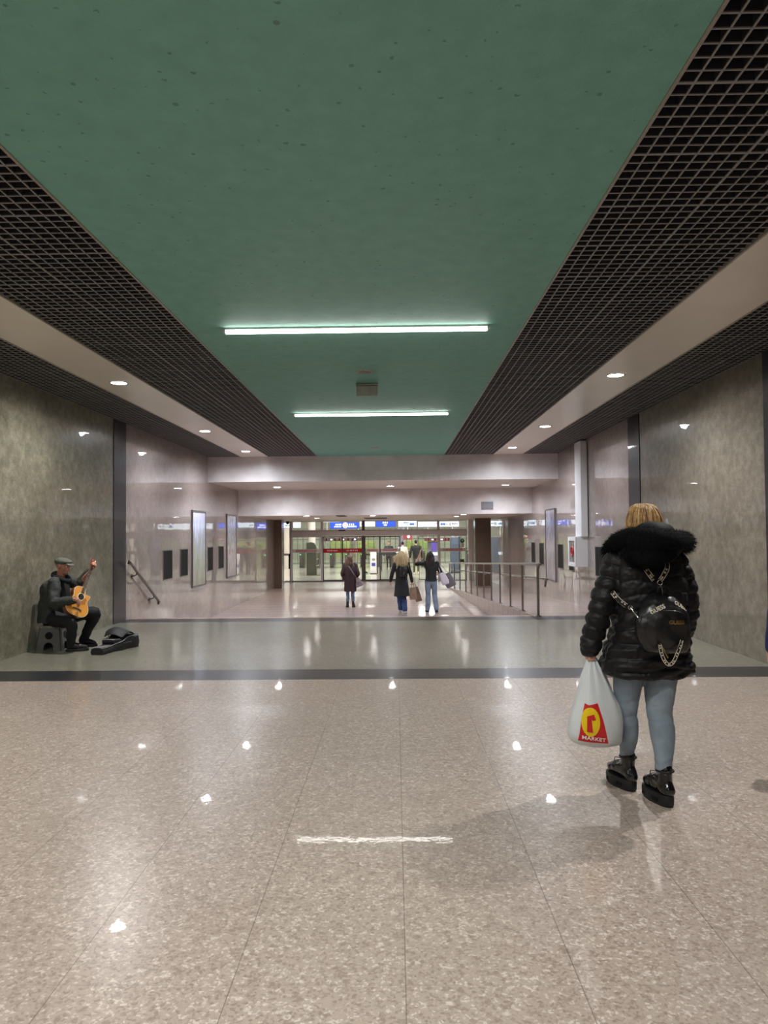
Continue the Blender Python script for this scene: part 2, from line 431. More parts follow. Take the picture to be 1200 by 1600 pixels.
# front pilasters in front of the glass
struct('trim_4', MB().box((-5.7, 29.9, ZF), (-4.63, 30.5, 2.14)), M('brown stone pilaster', (98, 82, 70), rough=0.3, var=0.08, vs=8, coat=0.4))
struct('trim_5', MB().box((3.28, 30.4, ZF), (3.93, 31.0, 2.14)), _mats['brown stone pilaster'])
struct('wall_left', MB().box((-5.95, 30.5, ZF), (-5.7, 34.1, 2.4)), m_wall_pink)
# ceiling
struct('ceiling', MB().box((-2.05, YB, ZC), (1.30, 19.35, ZC + .05)), m_green)
struct('ceiling', MB().box((-4.06, YB, ZC), (-3.33, 19.35, ZC + .05)), m_beige)
struct('ceiling', MB().box((2.58, YB, ZC), (3.36, 19.35, ZC + .05)), m_beige)
struct('ceiling', MB().box((XR + .3, YB, ZC), (10.0, 7.9, ZC + .05)), m_plain)
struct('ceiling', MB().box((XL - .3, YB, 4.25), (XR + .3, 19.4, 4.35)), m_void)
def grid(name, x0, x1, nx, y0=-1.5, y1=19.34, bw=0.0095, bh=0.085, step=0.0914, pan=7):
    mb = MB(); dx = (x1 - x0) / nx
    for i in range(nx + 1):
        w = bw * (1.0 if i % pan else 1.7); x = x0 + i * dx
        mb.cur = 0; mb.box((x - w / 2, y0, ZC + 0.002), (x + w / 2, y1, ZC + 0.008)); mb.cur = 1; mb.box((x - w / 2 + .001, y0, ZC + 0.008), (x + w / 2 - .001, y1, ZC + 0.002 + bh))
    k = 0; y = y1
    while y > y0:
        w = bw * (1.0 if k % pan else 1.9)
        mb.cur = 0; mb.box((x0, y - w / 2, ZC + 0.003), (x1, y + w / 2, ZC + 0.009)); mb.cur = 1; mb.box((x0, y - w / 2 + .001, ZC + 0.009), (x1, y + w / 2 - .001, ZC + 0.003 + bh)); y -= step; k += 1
    o = struct(name, mb, [m_grid, m_grid_shade], fix=False); return o
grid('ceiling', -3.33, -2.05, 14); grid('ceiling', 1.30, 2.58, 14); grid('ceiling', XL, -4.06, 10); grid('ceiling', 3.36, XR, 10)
m_edge = M('pale ceiling edge profile', (150, 142, 134), rough=0.4)
for i, x in enumerate((-2.05, 1.30, -3.33, -4.06, 2.58, 3.36)):
    struct('trim_%d' % (6 + i), MB().box((x - .009, -1.5, ZC - .008), (x + .009, 19.35, ZC + .02)), m_edge)
# beams over the stairs, stepping down
struct('ceiling', MB().box((XL, 19.35, 2.94), (XR, 19.6, 4.3)), m_beam)
struct('ceiling', MB().box((XL, 19.6, 2.94), (XR, 23.1, 3.1)), m_soffit)
struct('ceiling', MB().box((XL, 23.1, 2.13), (XR, 23.4, 2.94)), m_beam)
struct('ceiling', MB().box((-5.95, 23.4, 2.13), (XR + .3, YG + .1, 2.3)), m_soffit)
# ================================================================ fixtures
def onz(px, py, z):
    p = at(px, py, 10.0); d = p - Vector((0, 0, CAM_H)); return Vector((0, 0, CAM_H)) + d * ((z - CAM_H) / d.z)
def emis(name, c, s):
    t = NT(name); n = t.noise(4.0, 1.0)
    e = t.n('ShaderNodeEmission', {'Color': s2l(c), 'Strength': t.rng(n, 0, 1, s * .96, s * 1.04)}); t.t.links.new(e.outputs[0], t.out.inputs[0]); return t.m
m_tube = emis('lit tube diffuser', (255, 252, 246), 9.0)
m_led = emis('lit downlight lens', (255, 252, 248), 22.0)
m_trim = M('white lamp ring', (210, 208, 205), rough=0.4, var=0.02)
# two linear lamps under the green ceiling
def linear_light(y, xc, label):
    t = thing('ceiling_light', label, 'ceiling light', (xc, y, ZC), 'linear lights on the green ceiling')
    MB().box((xc - 1.31, y - .035, ZC - .02), (xc + 1.31, y + .035, ZC + .006), bev=.004).build('housing', m_trim, t)
    MB().box((xc - 1.30, y - .032, ZC - .05), (xc + 1.30, y + .032, ZC - .021), bev=.012).build('diffuser', m_tube, t)
    for s in (-1, 1): MB().box((xc + s * 1.305 - .008, y - .036, ZC - .053), (xc + s * 1.305 + .008, y + .036, ZC - .001), bev=.003).build('end_cap', m_trim, t)
linear_light(7.25, -0.372, 'long bright linear ceiling light nearest the viewer on the green ceiling')
linear_light(12.45, -0.392, 'shorter looking linear ceiling light beyond the square box on the green ceiling')
# recessed round downlights
def downlight(x, y, z, r, label, group):
    t = thing('downlight', label, 'downlight', (x, y, z), group)
    n = 24; vs = []; fs = []
    for (rr, zz) in ((r * 1.28, z - .0005), (r * 1.24, z - .007), (r, z - .009), (r * .96, z - .003)):
        for k in range(n): a = 2 * math.pi * k / n; vs.append((x + rr * math.cos(a), y + rr * math.sin(a), zz))
    for i in range(3):
        for k in range(n): l = (k + 1) % n; fs.append((i * n + k, i * n + l, (i + 1) * n + l, (i + 1) * n + k))
    MB().add(vs, fs).build('ring', m_trim, t, True)
    MB().cyl((x, y, z - .0005), (x, y, z - .006), r * .96, r * .93, 24).build('lens', m_led, t)
SG = 'round downlights in the beige ceiling strips'
for (x, y, l) in ((-3.69, 9.76, 'round downlight in the left beige ceiling strip, nearest of its three'), (-3.74, 14.42, 'round downlight in the left beige ceiling strip, middle one of three'),
                  (-3.67, 18.02, 'round downlight in the left beige ceiling strip, closest to the beam'), (2.91, 9.66, 'round downlight in the right beige ceiling strip, nearest of its three'),
                  (2.93, 14.3, 'round downlight in the right beige ceiling strip, middle one of three'), (2.85, 17.82, 'round downlight in the right beige ceiling strip, closest to the beam')):
    downlight(x, y, ZC, .105, l, SG)
for (x, l) in ((-3.48, 'left round downlight under the upper stepped beam'), (-0.14, 'middle round downlight under the upper stepped beam'), (3.24, 'right round downlight under the upper stepped beam')):
    downlight(x, 21.65, 2.94, .11, l, 'round downlights between the two stepped beams')
low_spots = []
for (px, py, l) in ((479, 806, 'low soffit downlight furthest left in front of the glass doors'), (495, 809.5, 'low soffit downlight second from the left before the glass doors'),
                    (582.5, 805.5, 'low soffit downlight near the middle before the wide grey panel'), (713, 806.8, 'low soffit downlight left one of the right pair'), (724.5, 803.6, 'low soffit downlight right one of the right pair'), (558, 808.8, 'dim low soffit downlight beside the small grey panel')):
    p = onz(px, py, 2.13); p.y = min(p.y, 33.2); low_spots.append(p); downlight(p.x, p.y, 2.13, .12 if px != 558 else .06, l, 'round downlights in the low soffit')
# grey flush panels in the low soffit
m_gpanel = M('grey soffit panel', (120, 112, 106), rough=0.5)
for (px0, px1, py, l) in ((527, 541, 806, 'small grey flush panel in the low soffit before the doors'), (570, 605, 809.5, 'wide grey flush panel in the low soffit above the middle door')):
    a = onz(px0, py, 2.13); b = onz(px1, py, 2.13); t = thing('soffit_panel', l, 'ceiling panel', (a.x, a.y, 2.13))
    MB().box((a.x, a.y - .7, 2.105), (b.x, a.y + .6, 2.13), bev=.006).build('frame', m_gpanel, t)
    MB().box((a.x + .05, a.y - .65, 2.099), (b.x - .05, a.y + .55, 2.105)).build('cover', M('grey panel cover', (104, 97, 92), rough=.55), t)
# smoke detector disc, emergency box, small disc near the beam, vent
t = thing('ceiling_speaker', 'flat pale round disc on the green ceiling just before the hanging box', 'ceiling speaker', (-.37, 9.25, ZC))
m_pale = M('pale grey plastic', (160, 158, 148), rough=.5)
MB().cyl((-.37, 9.25, ZC), (-.37, 9.25, ZC - .014), .115, .108, 28).build('rim', m_pale, t, 'auto')
MB().cyl((-.37, 9.25, ZC - .0145), (-.37, 9.25, ZC - .019), .088, .08, 28).build('grille', M('perforated grey cover', (128, 130, 120), rough=.6, var=.3, vs=160), t, 'auto')
t = thing('ceiling_disc', 'tiny flat disc on the far green ceiling close to the beam', 'ceiling disc', (-.47, 17.6, ZC))
MB().cyl((-.47, 17.6, ZC), (-.47, 17.6, ZC - .014), .11, .1, 24).build('rim', m_pale, t, 'auto'); MB().cyl((-.47, 17.6, ZC - .0145), (-.47, 17.6, ZC - .02), .07, .05, 20).build('cover', m_pale, t, 'auto')
x, y = -.37, 10.0
t = thing('emergency_light', 'grey square box hanging under the green ceiling between the two linear lights', 'emergency light', (x, y, ZC))
MB().box((x - .15, y - .03, ZC - .035), (x + .15, y + .03, ZC), bev=.006).build('mounting_bar', M('grey metal box', (120, 120, 112), rough=.4, metal=.5), t)
MB().box((x - .145, y - .012, ZC - .175), (x + .145, y + .012, ZC - .036), bev=.004).build('panel', M('frosted grey plate', (150, 150, 140), rough=.3, var=.15, vs=8), t)
for s in (-1, 1): MB().cyl((x + s * .1, y - .035, ZC - .018), (x + s * .1, y - .03, ZC - .018), .008, n=10).build('screw', m_steel, t)
y = 23.1; a, b = at(752, 784, y), at(770.5, 796, y)
t = thing('vent_grille', 'small grey louvred vent high on the right of the lower beam', 'vent', (a.x, y, b.z))
mb = MB(); mb.box((a.x, y - .02, b.z), (b.x, y, b.z + .02)); mb.box((a.x, y - .02, a.z - .02), (b.x, y, a.z)); mb.box((a.x, y - .02, b.z), (a.x + .02, y, a.z)); mb.box((b.x - .02, y - .02, b.z), (b.x, y, a.z)); mb.build('frame', M('grey vent metal', (128, 126, 136), rough=.5), t)
mb = MB(); nsl = 9
for i in range(nsl): z = b.z + .02 + (a.z - b.z - .04) * (i + .5) / nsl; mb.box((a.x + .02, y - .014, z - .006), (b.x - .02, y - .002, z + .006), rot=None)
mb.build('slats', M('grey vent slats', (112, 110, 120), rough=.5), t)
# handrail on the left stair wall
t = thing('wall_handrail', 'dark metal handrail sloping down the pink left wall above the stairs', 'handrail', (XL + .09, 13.5, 0.9))
xr = XL + .095; a, b = Vector((xr, 13.42, 1.045)), Vector((xr, 15.0, .215))
d = (b - a).normalized()
MB().tube([a + Vector((-.03, -.01, .0)), a, a + d * .06, b - d * .06, b, b + Vector((0, .01, -.06))], .024, n=14, res=5).build('rail', m_steel_dark, t, True)
for k in (.2, .82):
    p = a.lerp(b, k); br = MB().tube([p + Vector((0, 0, -.02)), p + Vector((-.01, 0, -.07)), Vector((XL + .02, p.y, p.z - .09)), Vector((XL + .002, p.y, p.z - .09))], .012, n=10).build('bracket', m_steel_dark, t, True)
    MB().cyl((XL, p.y, p.z - .09), (XL + .012, p.y, p.z - .09), .04, n=18).build('wall_plate', m_steel_dark, br, 'auto')
# railing along the ramp
t = thing('ramp_railing', 'long stainless steel railing with slim posts beside the right ramp', 'railing', RA)
def rail_pt(Y):
    if Y <= RB.y: return RA.lerp(RB, (Y - RA.y) / (RB.y - RA.y))
    return RB.lerp(RC_, (Y - RB.y) / (RC_.y - RB.y))
PYS = (13.66, 15.15, 16.55, 17.95, 19.35, 20.75, 22.15, 23.6, 25.0, 26.4, 27.9, 29.4)
up = lambda Y, h: rail_pt(Y) + Vector((0, 0, h))
for i, Y in enumerate(PYS):
    p = rail_pt(Y); MB().cyl(p + Vector((0, 0, -.01)), p + Vector((0, 0, .94)), .024 if i == 0 else .021, n=14).build('post', m_steel, t, 'auto')
    MB().cyl(p + Vector((0, 0, 0)), p + Vector((0, 0, .012)), .05, n=18).build('post_flange', m_steel, t.children[-1], 'auto')
MB().tube([up(13.63, .91) + Vector((0, -.04, -.02)), up(13.60, .945) , up(13.7, .95)] + [up(Y, .955) for Y in (17, 20.7, 24.3, 24.9, 27.9, 29.5)], .024, n=14, res=4).build('top_rail', m_steel, t, True)
o = Vector((.075, 0, 0))
MB().tube([up(13.4, .56) + o, up(13.36, .64) + o + Vector((0, 0, .03)), up(13.55, .69) + o] + [up(Y, .70) + o for Y in (17, 20.7, 24.3, 24.9, 27.9, 29.5)], .02, n=12, res=4).build('lower_rail', m_steel, t, True)
for Y in PYS[1::2]: MB().tube([up(Y, .66), up(Y, .66) + o * .8, up(Y, .69) + o], .007, n=8, res=3).build('rail_bracket', m_steel, t, True)
# dark recessed display panels and framed posters on the pink walls
m_pframe = M('thin grey panel frame', (118, 112, 110), rough=.4, metal=.5)
m_pdark = M('dark glass display', (16, 18, 18), rough=.5, var=.4, vs=3, spec=.12, coat=.0)
def wall_box(side, y0, y1, z0, z1, frame, front, thick, fw, name, label, cat, group, pane=None, panename='panel'):
    s = 1 if side < 0 else -1; xw = XL if side < 0 else XR
    t = thing(name, label, cat, (xw, (y0 + y1) / 2, (z0 + z1) / 2), group)
    def bx(mb, ya, yb, za, zb, t0, t1): mb.box((min(xw + s * t0, xw + s * t1), ya, za), (max(xw + s * t0, xw + s * t1), yb, zb)); return mb
    mb = MB(); bx(mb, y0, y1, z0, z0 + fw, 0, thick); bx(mb, y0, y1, z1 - fw, z1, 0, thick); bx(mb, y0, y0 + fw, z0 + fw, z1 - fw, 0, thick); bx(mb, y1 - fw, y1, z0 + fw, z1 - fw, 0, thick)
    mb.build('frame', frame, t)
    bx(MB(), y0 + fw, y1 - fw, z0 + fw, z1 - fw, .001, thick * .6).build(panename, front, t)
    if pane: bx(MB(), y0 + fw, y1 - fw, z0 + fw, z1 - fw, thick * .7, thick * .85).build('glass_pane', pane, t)
    return t
G = 'small dark display panels on the pink walls'
for (y0, y1, l) in ((15.6, 16.24, 'small dark panel on the left pink wall, nearest the handrail'), (16.84, 17.45, 'small dark panel on the left pink wall, just before the first framed poster'),
                    (19.3, 19.87, 'small dark panel on the left pink wall, just after the first framed poster'), (20.5, 21.1, 'small dark panel on the left pink wall, just before the second framed poster')):
    wall_box(-1, y0, y1, .59, 1.23, m_pframe, m_pdark, .012, .018, 'display_panel', l, 'display panel', G)
for (y0, y1, l) in ((15.15, 15.85, 'small dark panel on the right pink wall, near the fur collar'), (17.75, 18.25, 'small dark panel on the right pink wall, just beyond the fire cabinet'),
                    (18.88, 19.48, 'small dark panel on the right pink wall, just before the framed poster'), (21.36, 21.98, 'small dark panel on the right pink wall, just after the framed poster'), (22.65, 23.25, 'small dark panel on the right pink wall, furthest of all')):
    wall_box(1, y0, y1, .59, 1.23, m_pframe, m_pdark, .012, .018, 'display_panel', l, 'display panel', G)
def poster_mat(name, cols, sc=1.4):
    t = NT(name); co = t.coord(); z = t.n('ShaderNodeSeparateXYZ', {0: co}).outputs[2]
    mp = t.n('ShaderNodeMapping', {'Vector': co, 'Scale': (sc, sc * 2.2, sc * .7)}).outputs[0]
    n = t.noise(2.0, 4.0, .6, mp, .4); f = t.math('ADD', t.math('MULTIPLY', n, .9), t.math('MULTIPLY', t.math('SUBTRACT', z, 1.2), .28))
    c = t.ramp(f, [(p, s2l(k)) for p, k in cols]); t.bsdf(Base_Color=c, Roughness=.25, Coat_Weight=.25, Coat_Roughness=.04); return t.m
m_glass_p = glass_mat('poster glass', (.97, .97, 1.0), 0.8)
PA = poster_mat('faded blue green poster', [(.15, (146, 143, 126)), (.35, (165, 168, 148)), (.52, (170, 173, 180)), (.7, (207, 209, 234)), (.9, (183, 185, 214))])
PB = poster_mat('grey figure poster', [(.2, (150, 142, 138)), (.4, (190, 178, 176)), (.5, (120, 116, 118)), (.65, (170, 168, 176)), (.85, (210, 216, 234))], 1.9)
PC = poster_mat('pale lilac poster', [(.2, (150, 140, 144)), (.45, (176, 168, 178)), (.6, (130, 126, 140)), (.72, (196, 194, 210)), (.9, (210, 210, 226))], 1.2)
wall_box(-1, 17.78, 19.04, .26, 2.16, m_pframe, PA, .035, .045, 'framed_poster', 'tall framed bluish poster on the left wall between the dark panels', 'framed poster', 'framed posters on the pink walls', None, 'print')
wall_box(-1, 21.45, 22.72, .27, 2.16, m_pframe, PB, .035, .045, 'framed_poster', 'tall framed grey poster at the far end of the left wall under the beam', 'framed poster', 'framed posters on the pink walls', None, 'print')
wall_box(1, 19.72, 20.97, .2, 2.18, m_pframe, PC, .035, .035, 'framed_poster', 'tall framed pale lilac poster on the right wall behind the railing', 'framed poster', 'framed posters on the pink walls', None, 'print')
# white vertical casing and the fire hose cabinet below it
t = thing('pipe_casing', 'tall white boxed pipe casing running up the right wall', 'pipe casing', (XR, 16.6, 1.44))
MB().box((XR - .16, 16.38, 1.45), (XR - .012, 16.92, ZC - .03), bev=.01).build('casing', m_white, t); MB().box((XR - .165, 16.375, 1.44), (XR - .012, 16.925, 1.452), bev=.006).build('end_trim', m_white, t)
t = thing('fire_hose_cabinet', 'white fire hose cabinet with glass door on the right wall', 'fire cabinet', (XR, 16.8, 0.75))
y0, y1, z0, z1, dp = 16.45, 17.15, .76, 1.43, .26
MB().box((XR - dp, y0, z0), (XR, y1, z1), bev=.008).build('body', m_white, t)
d_ = MB(); xf = XR - dp
for (ya, yb, za, zb) in ((y0, y1, z0, z0 + .09), (y0, y1, z1 - .09, z1), (y0, y0 + .1, z0 + .09, z1 - .09), (y1 - .1, y1, z0 + .09, z1 - .09)): d_.box((xf - .025, ya, za), (xf - .002, yb, zb))
dr = d_.build('door', m_white, t)
MB().box((xf - .008, y0 + .1, z0 + .09), (xf - .004, y1 - .1, z1 - .09)).build('window', M('grey cabinet glass', (120, 116, 120), rough=.1, var=.15, vs=4, coat=.7), dr)
mb = MB(); c = Vector((xf - .01, 16.8, 1.1)); mb.tube([c + Vector((0, .1 * math.cos(a), .1 * math.sin(a))) for a in [2 * math.pi * i / 10 for i in range(10)]], .022, n=8, res=2, closed=True)
mb.cyl(c + Vector((-.006, 0, 0)), c + Vector((.006, 0, 0)), .05, n=16).build('hose_reel', M('red hose reel', (170, 40, 44), rough=.4), t, True)
# ================================================================ glass front
def pane_frame(mb, x0, x1, z0, z1, w=.045, d=.06, y=YG):
    mb.box((x0, y - d / 2, z0), (x0 + w, y + d / 2, z1)); mb.box((x1 - w, y - d / 2, z0), (x1, y + d / 2, z1)); mb.box((x0 + w, y - d / 2, z0), (x1 - w, y + d / 2, z0 + w)); mb.box((x0 + w, y - d / 2, z1 - w), (x1 - w, y + d / 2, z1)); return mb
m_red = M('red safety band', (196, 30, 48), rough=.5, var=.06); m_redt = M('white band lettering', (240, 226, 226), rough=.5); m_wband = M('white safety band', (238, 232, 234), rough=.5, var=.03)
m_pat = M('red band pattern', (206, 84, 98), rough=.5)
def band(parent, x0, x1, kind, y=YG - .012, z=.765, h=.10):
    if kind == 'red':
        b = MB().box((x0, y - .002, z - h), (x1, y, z + h)).build('safety_band', m_red, parent)
        mb = MB(); n = 7
        for i in range(n):
            xa = x0 + (x1 - x0) * (.2 + .6 * i / n); mb.box((xa, y - .004, z - .03), (xa + (x1 - x0) * .6 / n * random.uniform(.45, .85), y - .002, z + .035))
        mb.build('band_lettering', m_redt, b)
    else:
        b = MB().box((x0, y - .002, z - h * .75), (x1, y, z + h * .75)).build('safety_band', m_wband, parent)
        mb = MB(); n = 14
        for i in range(n):
            xa = x0 + (x1 - x0) * (.12 + .76 * i / n); w = (x1 - x0) * .76 / n * .6
            mb.add([(xa, y - .004, z - .05), (xa + w, y - .004, z - .05), (xa + w * .8, y - .004, z + .05), (xa - w * .2, y - .004, z + .05)], [(0, 1, 2, 3)])
        mb.build('band_pattern', m_pat, b)
    b['label'] = 'red safety band with white lettering' if kind == 'red' else 'white safety band with red pattern'
def leaf(name, x0, x1, z0, z1, kind, fm=m_alu_dark, y=YG, w=.045):
    f = pane_frame(MB(), x0, x1, z0, z1, w=w, y=y); o = struct(name, f, fm)
    g = MB().box((x0 + w, y - .005, z0 + w), (x1 - w, y + .005, z1 - w)).build('pane', m_glass, o)
    if kind: band(o, x0 + w, x1 - w, kind, y - .012)
    return o
HZ0, HZ1, TZ = 1.44, 1.69, 2.13
leaf('window_1', -4.80, -3.43, ZF, HZ0, 'white', m_alu); leaf('window_2', 2.0, 3.28, ZF, HZ0, 'white', m_alu); leaf('window_3', -5.68, -4.86, ZF, TZ, None, m_alu)
leaf('door_1', -3.37, -2.44, ZF + .03, HZ0 - .02, 'red', m_alu_dark); leaf('door_2', -2.48, -1.53, ZF + .03, HZ0 - .02, 'red', m_alu_dark, YG + .07)
leaf('door_3', -1.44, -.70, ZF + .03, HZ0 - .02, 'white', m_alu_dark); leaf('door_4', -.74, .22, ZF + .03, HZ0 - .02, 'white', m_alu_dark, YG + .07)
leaf('door_5', 1.06, 1.98, ZF + .03, HZ0 - .02, None, m_alu_dark, YG + .14, w=.03)
for i, (x0, x1) in enumerate(((-4.80, -3.43), (-3.37, -1.53), (-1.44, 1.94), (2.0, 3.28))): leaf('window_%d' % (4 + i), x0, x1, HZ1, TZ, None, m_alu, w=.03)
o = struct('trim_12', MB().box((-4.82, YG - .14, HZ0), (3.3, YG + .14, HZ1), bev=.02), m_alu)
for i, (x, w_, m, zt) in enumerate(((-4.83, .06, m_alu, TZ), (-3.40, .06, m_alu, TZ), (-1.485, .09, m_alu_dark, TZ), (1.97, .07, m_alu_white, TZ))):
    struct('trim_%d' % (13 + i), MB().box((x - w_ / 2, YG - .1, ZF), (x + w_ / 2, YG + .1, zt)), m)
struct('trim_17', MB().cyl((3.5, YG, ZF), (3.5, YG, TZ), .16, n=28), m_alu_white, smooth='auto')
struct('trim_18', MB().box((-4.8, YG - .16, ZF), (.22, YG + .2, ZF + .03)), M('grey door track', (110, 100, 94), rough=.5))
t = thing('door_sensor', 'black motion sensor on the header over the sliding doors', 'sensor', (-2.45, YG - .14, HZ1))
MB().box((-2.62, YG - .2, HZ1 - .02), (-2.3, YG - .13, HZ1 + .04), bev=.01).build('case', M('black plastic', (26, 26, 28), rough=.4), t); MB().box((-2.6, YG - .206, HZ1 - .012), (-2.32, YG - .2, HZ1 + .008)).build('lens', M('smoked lens', (14, 12, 14), rough=.1), t)
t = thing('ceiling_camera', 'dark dome camera in the corner left of the glass front', 'camera', (-4.85, 33.4, TZ))
MB().cyl((-4.9, 33.4, TZ + .006), (-4.9, 33.4, TZ - .05), .09, n=18).build('base', _mats['black plastic'], t, 'auto'); MB().ell((-4.9, 33.4, TZ - .06), (.075, .075, .08)).build('dome', _mats['smoked lens'], t, True)
t = thing('door_switch', 'dark slim intercom post left of the first glass pane', 'switch panel', (-4.95, 33.8, .6))
MB().box((-4.93, YG - .2, -.05), (-4.86, YG - .1, .65), bev=.01).build('case', _mats['black plastic'], t); MB().box((-5.22, YG - .2, .56), (-4.94, YG - .12, .66), bev=.01).build('arm', m_alu_white, t)
# ================================================================ station hall beyond the glass
HC = 3.4
struct('ceiling', MB().box((-16, YG + .1, HC), (16, YE, HC + .1)), M('hall ceiling', (190, 182, 172), rough=.6, var=.1, vs=.8))
m_hw = M('pale green hall wall', (184, 186, 172), rough=.35, var=.18, vs=.5, coat=.3)
struct('wall_back', MB().box((-16, YE, ZF), (16, YE + .2, HC)), m_hw); struct('wall_left', MB().box((-16.2, YG, ZF), (-16, YE, HC)), m_hw); struct('wall_right', MB().box((16, YG, ZF), (16.2, YE, HC)), m_hw)
struct('wall_left', MB().box((-16, YG, ZF), (-5.95, YG + .2, HC)), m_plain); struct('wall_right', MB().box((XR + .3, YG, ZF), (16, YG + .2, HC)), m_plain)
struct('wall_front', MB().box((-6, YG + .11, 2.3), (XR + .3, YG + .25, HC)), m_plain)
# hall columns
mcol = M('pale metal column', (200, 190, 182), rough=.3, var=.06, coat=.3)
k = 0
for i, (x, y, r) in enumerate(((-4.55, 40, .2), (-6.9, 47, .25), (7.0, 47, .25), (-3.2, 56, .25), (4.5, 56, .25), (.35, 45, .22))):
    struct('trim_%d' % (19 + i), MB().cyl((x, y, ZF), (x, y, HC), r, n=24), mcol if i != 5 else M('grey sign mast', (120, 122, 126), rough=.4), smooth='auto')
# hanging sign boxes
m_sblue = emis('lit blue sign face', (52, 84, 226), 1.15); m_swhite = emis('lit white sign face', (226, 236, 244), 1.25); m_sbox = M('grey sign box', (96, 96, 98), rough=.5)
m_mark = emis('white sign marks', (250, 250, 252), 1.3); m_markb = M('blue sign marks', (70, 110, 190), rough=.5); m_markr = M('pinkish sign marks', (200, 140, 150), rough=.5); m_markd = M('dark sign marks', (70, 74, 80), rough=.5)
YS = 41.0
def hang_sign(x0p, x1p, ytp, ybp, face, label, marks=(), Y=YS, group='hanging station signs', th=.16):
    a, b = at(x0p, ytp, Y), at(x1p, ybp, Y); z1 = (a.z + at(x1p, ytp, Y).z) / 2; z0 = (b.z + at(x0p, ybp, Y).z) / 2
    t = thing('hanging_sign', label, 'sign', ((a.x + b.x) / 2, Y, z0), group)
    MB().box((a.x - .02, Y, z0 - .02), (b.x + .02, Y + th, z1 + .02), bev=.01).build('box', m_sbox, t)
    f = MB().box((a.x, Y - .012, z0), (b.x, Y - .001, z1)).build('face', face, t)
    for s in (.15, .85):
        x = a.x + (b.x - a.x) * s; MB().cyl((x, Y + th / 2, z1 + .01), (x, Y + th / 2, HC), .012, n=8).build('hanger', m_alu, t)
    W, H_ = b.x - a.x, z1 - z0
    for (u0, u1, v0, v1, m) in marks:
        mb = MB()
        if m == 'ring':
            c = Vector((a.x + W * u0, Y - .016, z0 + H_ * v0)); mb.cyl(c, c + Vector((0, .003, 0)), H_ * u1, n=24); mb.build('emblem', m_mark, f)
            MB().tube([c + Vector((H_ * u1 * .62 * math.cos(q), -.003, H_ * u1 * .62 * math.sin(q))) for q in [2 * math.pi * i / 12 for i in range(12)]], H_ * u1 * .14, n=6, res=2, closed=True).build('emblem', M('pink red emblem', (222, 120, 150), rough=.5), f)
            continue
        if m == 'dot':
            c = Vector((a.x + W * u0, Y - .016, z0 + H_ * v0)); mb.cyl(c, c + Vector((0, .003, 0)), H_ * u1, n=20); mb.build('symbol', v1, f); continue
        n = max(2, int((u1 - u0) * W / (H_ * (v1 - v0)) / .9)); step = (u1 - u0) / n
        for i in range(n):
            ua = u0 + i * step; mb.box((a.x + W * ua, Y - .016, z0 + H_ * v0), (a.x + W * (ua + step * random.uniform(.55, .8)), Y - .0125, z0 + H_ * v1))
        mb.build('lettering', m, f)
hang_sign(516, 560.5, 816, 825.5, m_sblue, 'blue hanging sign with a pink round emblem between white text', ((.18, .4, .5, .75, m_mark), (.14, .4, .18, .38, m_mark), (.53, .46, .5, 0, 'ring'), (.66, .86, .5, .78, m_mark), (.64, .94, .18, .4, m_mark)))
hang_sign(562, 586, 814.5, 822.5, m_swhite, 'blank white lit sign between the two blue hanging signs', ((.1, .3, .3, .6, m_markd),))
hang_sign(587.5, 618, 813, 823, m_sblue, 'blue hanging sign with two centred lines of white text', ((.34, .64, .5, .76, m_mark), (.4, .58, .16, .36, m_mark)))
hang_sign(622.5, 651, 813.5, 823, m_swhite, 'short white hanging sign right of the blue sign with blue dots', ((.3, .58, .55, .8, m_markb), (.42, .56, .25, .4, m_markb), (.68, .2, .42, m_markb, 'dot'), (.8, .2, .42, m_markb, 'dot'), (.9, .96, .3, .6, m_markd)))
hang_sign(653, 717, 815, 823, m_swhite, 'long white hanging sign with pink text and blue dots, furthest right', ((.04, .26, .3, .5, m_markr), (.4, .5, .55, .75, m_markr), (.58, .25, .5, m_markb, 'dot'), (.64, .25, .5, m_markb, 'dot'), (.69, .72, .3, .6, m_markd), (.76, .8, .2, .8, m_markd), (.83, .98, .4, .7, m_markd)))
hang_sign(440, 456, 817, 825, m_swhite, 'small white lit sign far left beside the pilaster', ((0.02, .2, .1, .9, m_markb), (.3, .9, .35, .6, m_markd)))
hang_sign(458.5, 470, 816, 824.5, m_swhite, 'white departure board with grey grid in the first pane', ((.1, .9, .2, .35, m_markd), (.1, .9, .5, .62, m_markd), (.1, .9, .75, .85, m_markd)))
# lit strips above the signs
for (x0, x1, y0, y1, l) in ((622, 652, 806.5, 812.5, 'lit ceiling strip above the short white sign'), (653, 717, 805.5, 812, 'long lit ceiling strip above the right white sign'), (504, 530, 812, 815.5, 'lit ceiling strip left of the blue sign'), (561, 606, 807.5, 812.5, 'lit ceiling strip between the blue signs')):
    Y = 43.0; a, b = at(x0, y0, Y), at(x1, y1, Y)
    t = thing('strip_light', l, 'light', ((a.x + b.x) / 2, Y, a.z), 'lit strips in the station hall')
    MB().box((a.x, Y, b.z), (b.x, Y + .25, a.z)).build('diffuser', m_swhite, t); MB().box((a.x, Y + .25, b.z), (b.x, Y + .32, a.z + .02)).build('housing', m_sbox, t)
    for s in (.1, .9): MB().cyl((a.x + (b.x - a.x) * s, Y + .28, a.z), (a.x + (b.x - a.x) * s, Y + .28, HC), .012, n=8).build('hanger', m_alu, t)
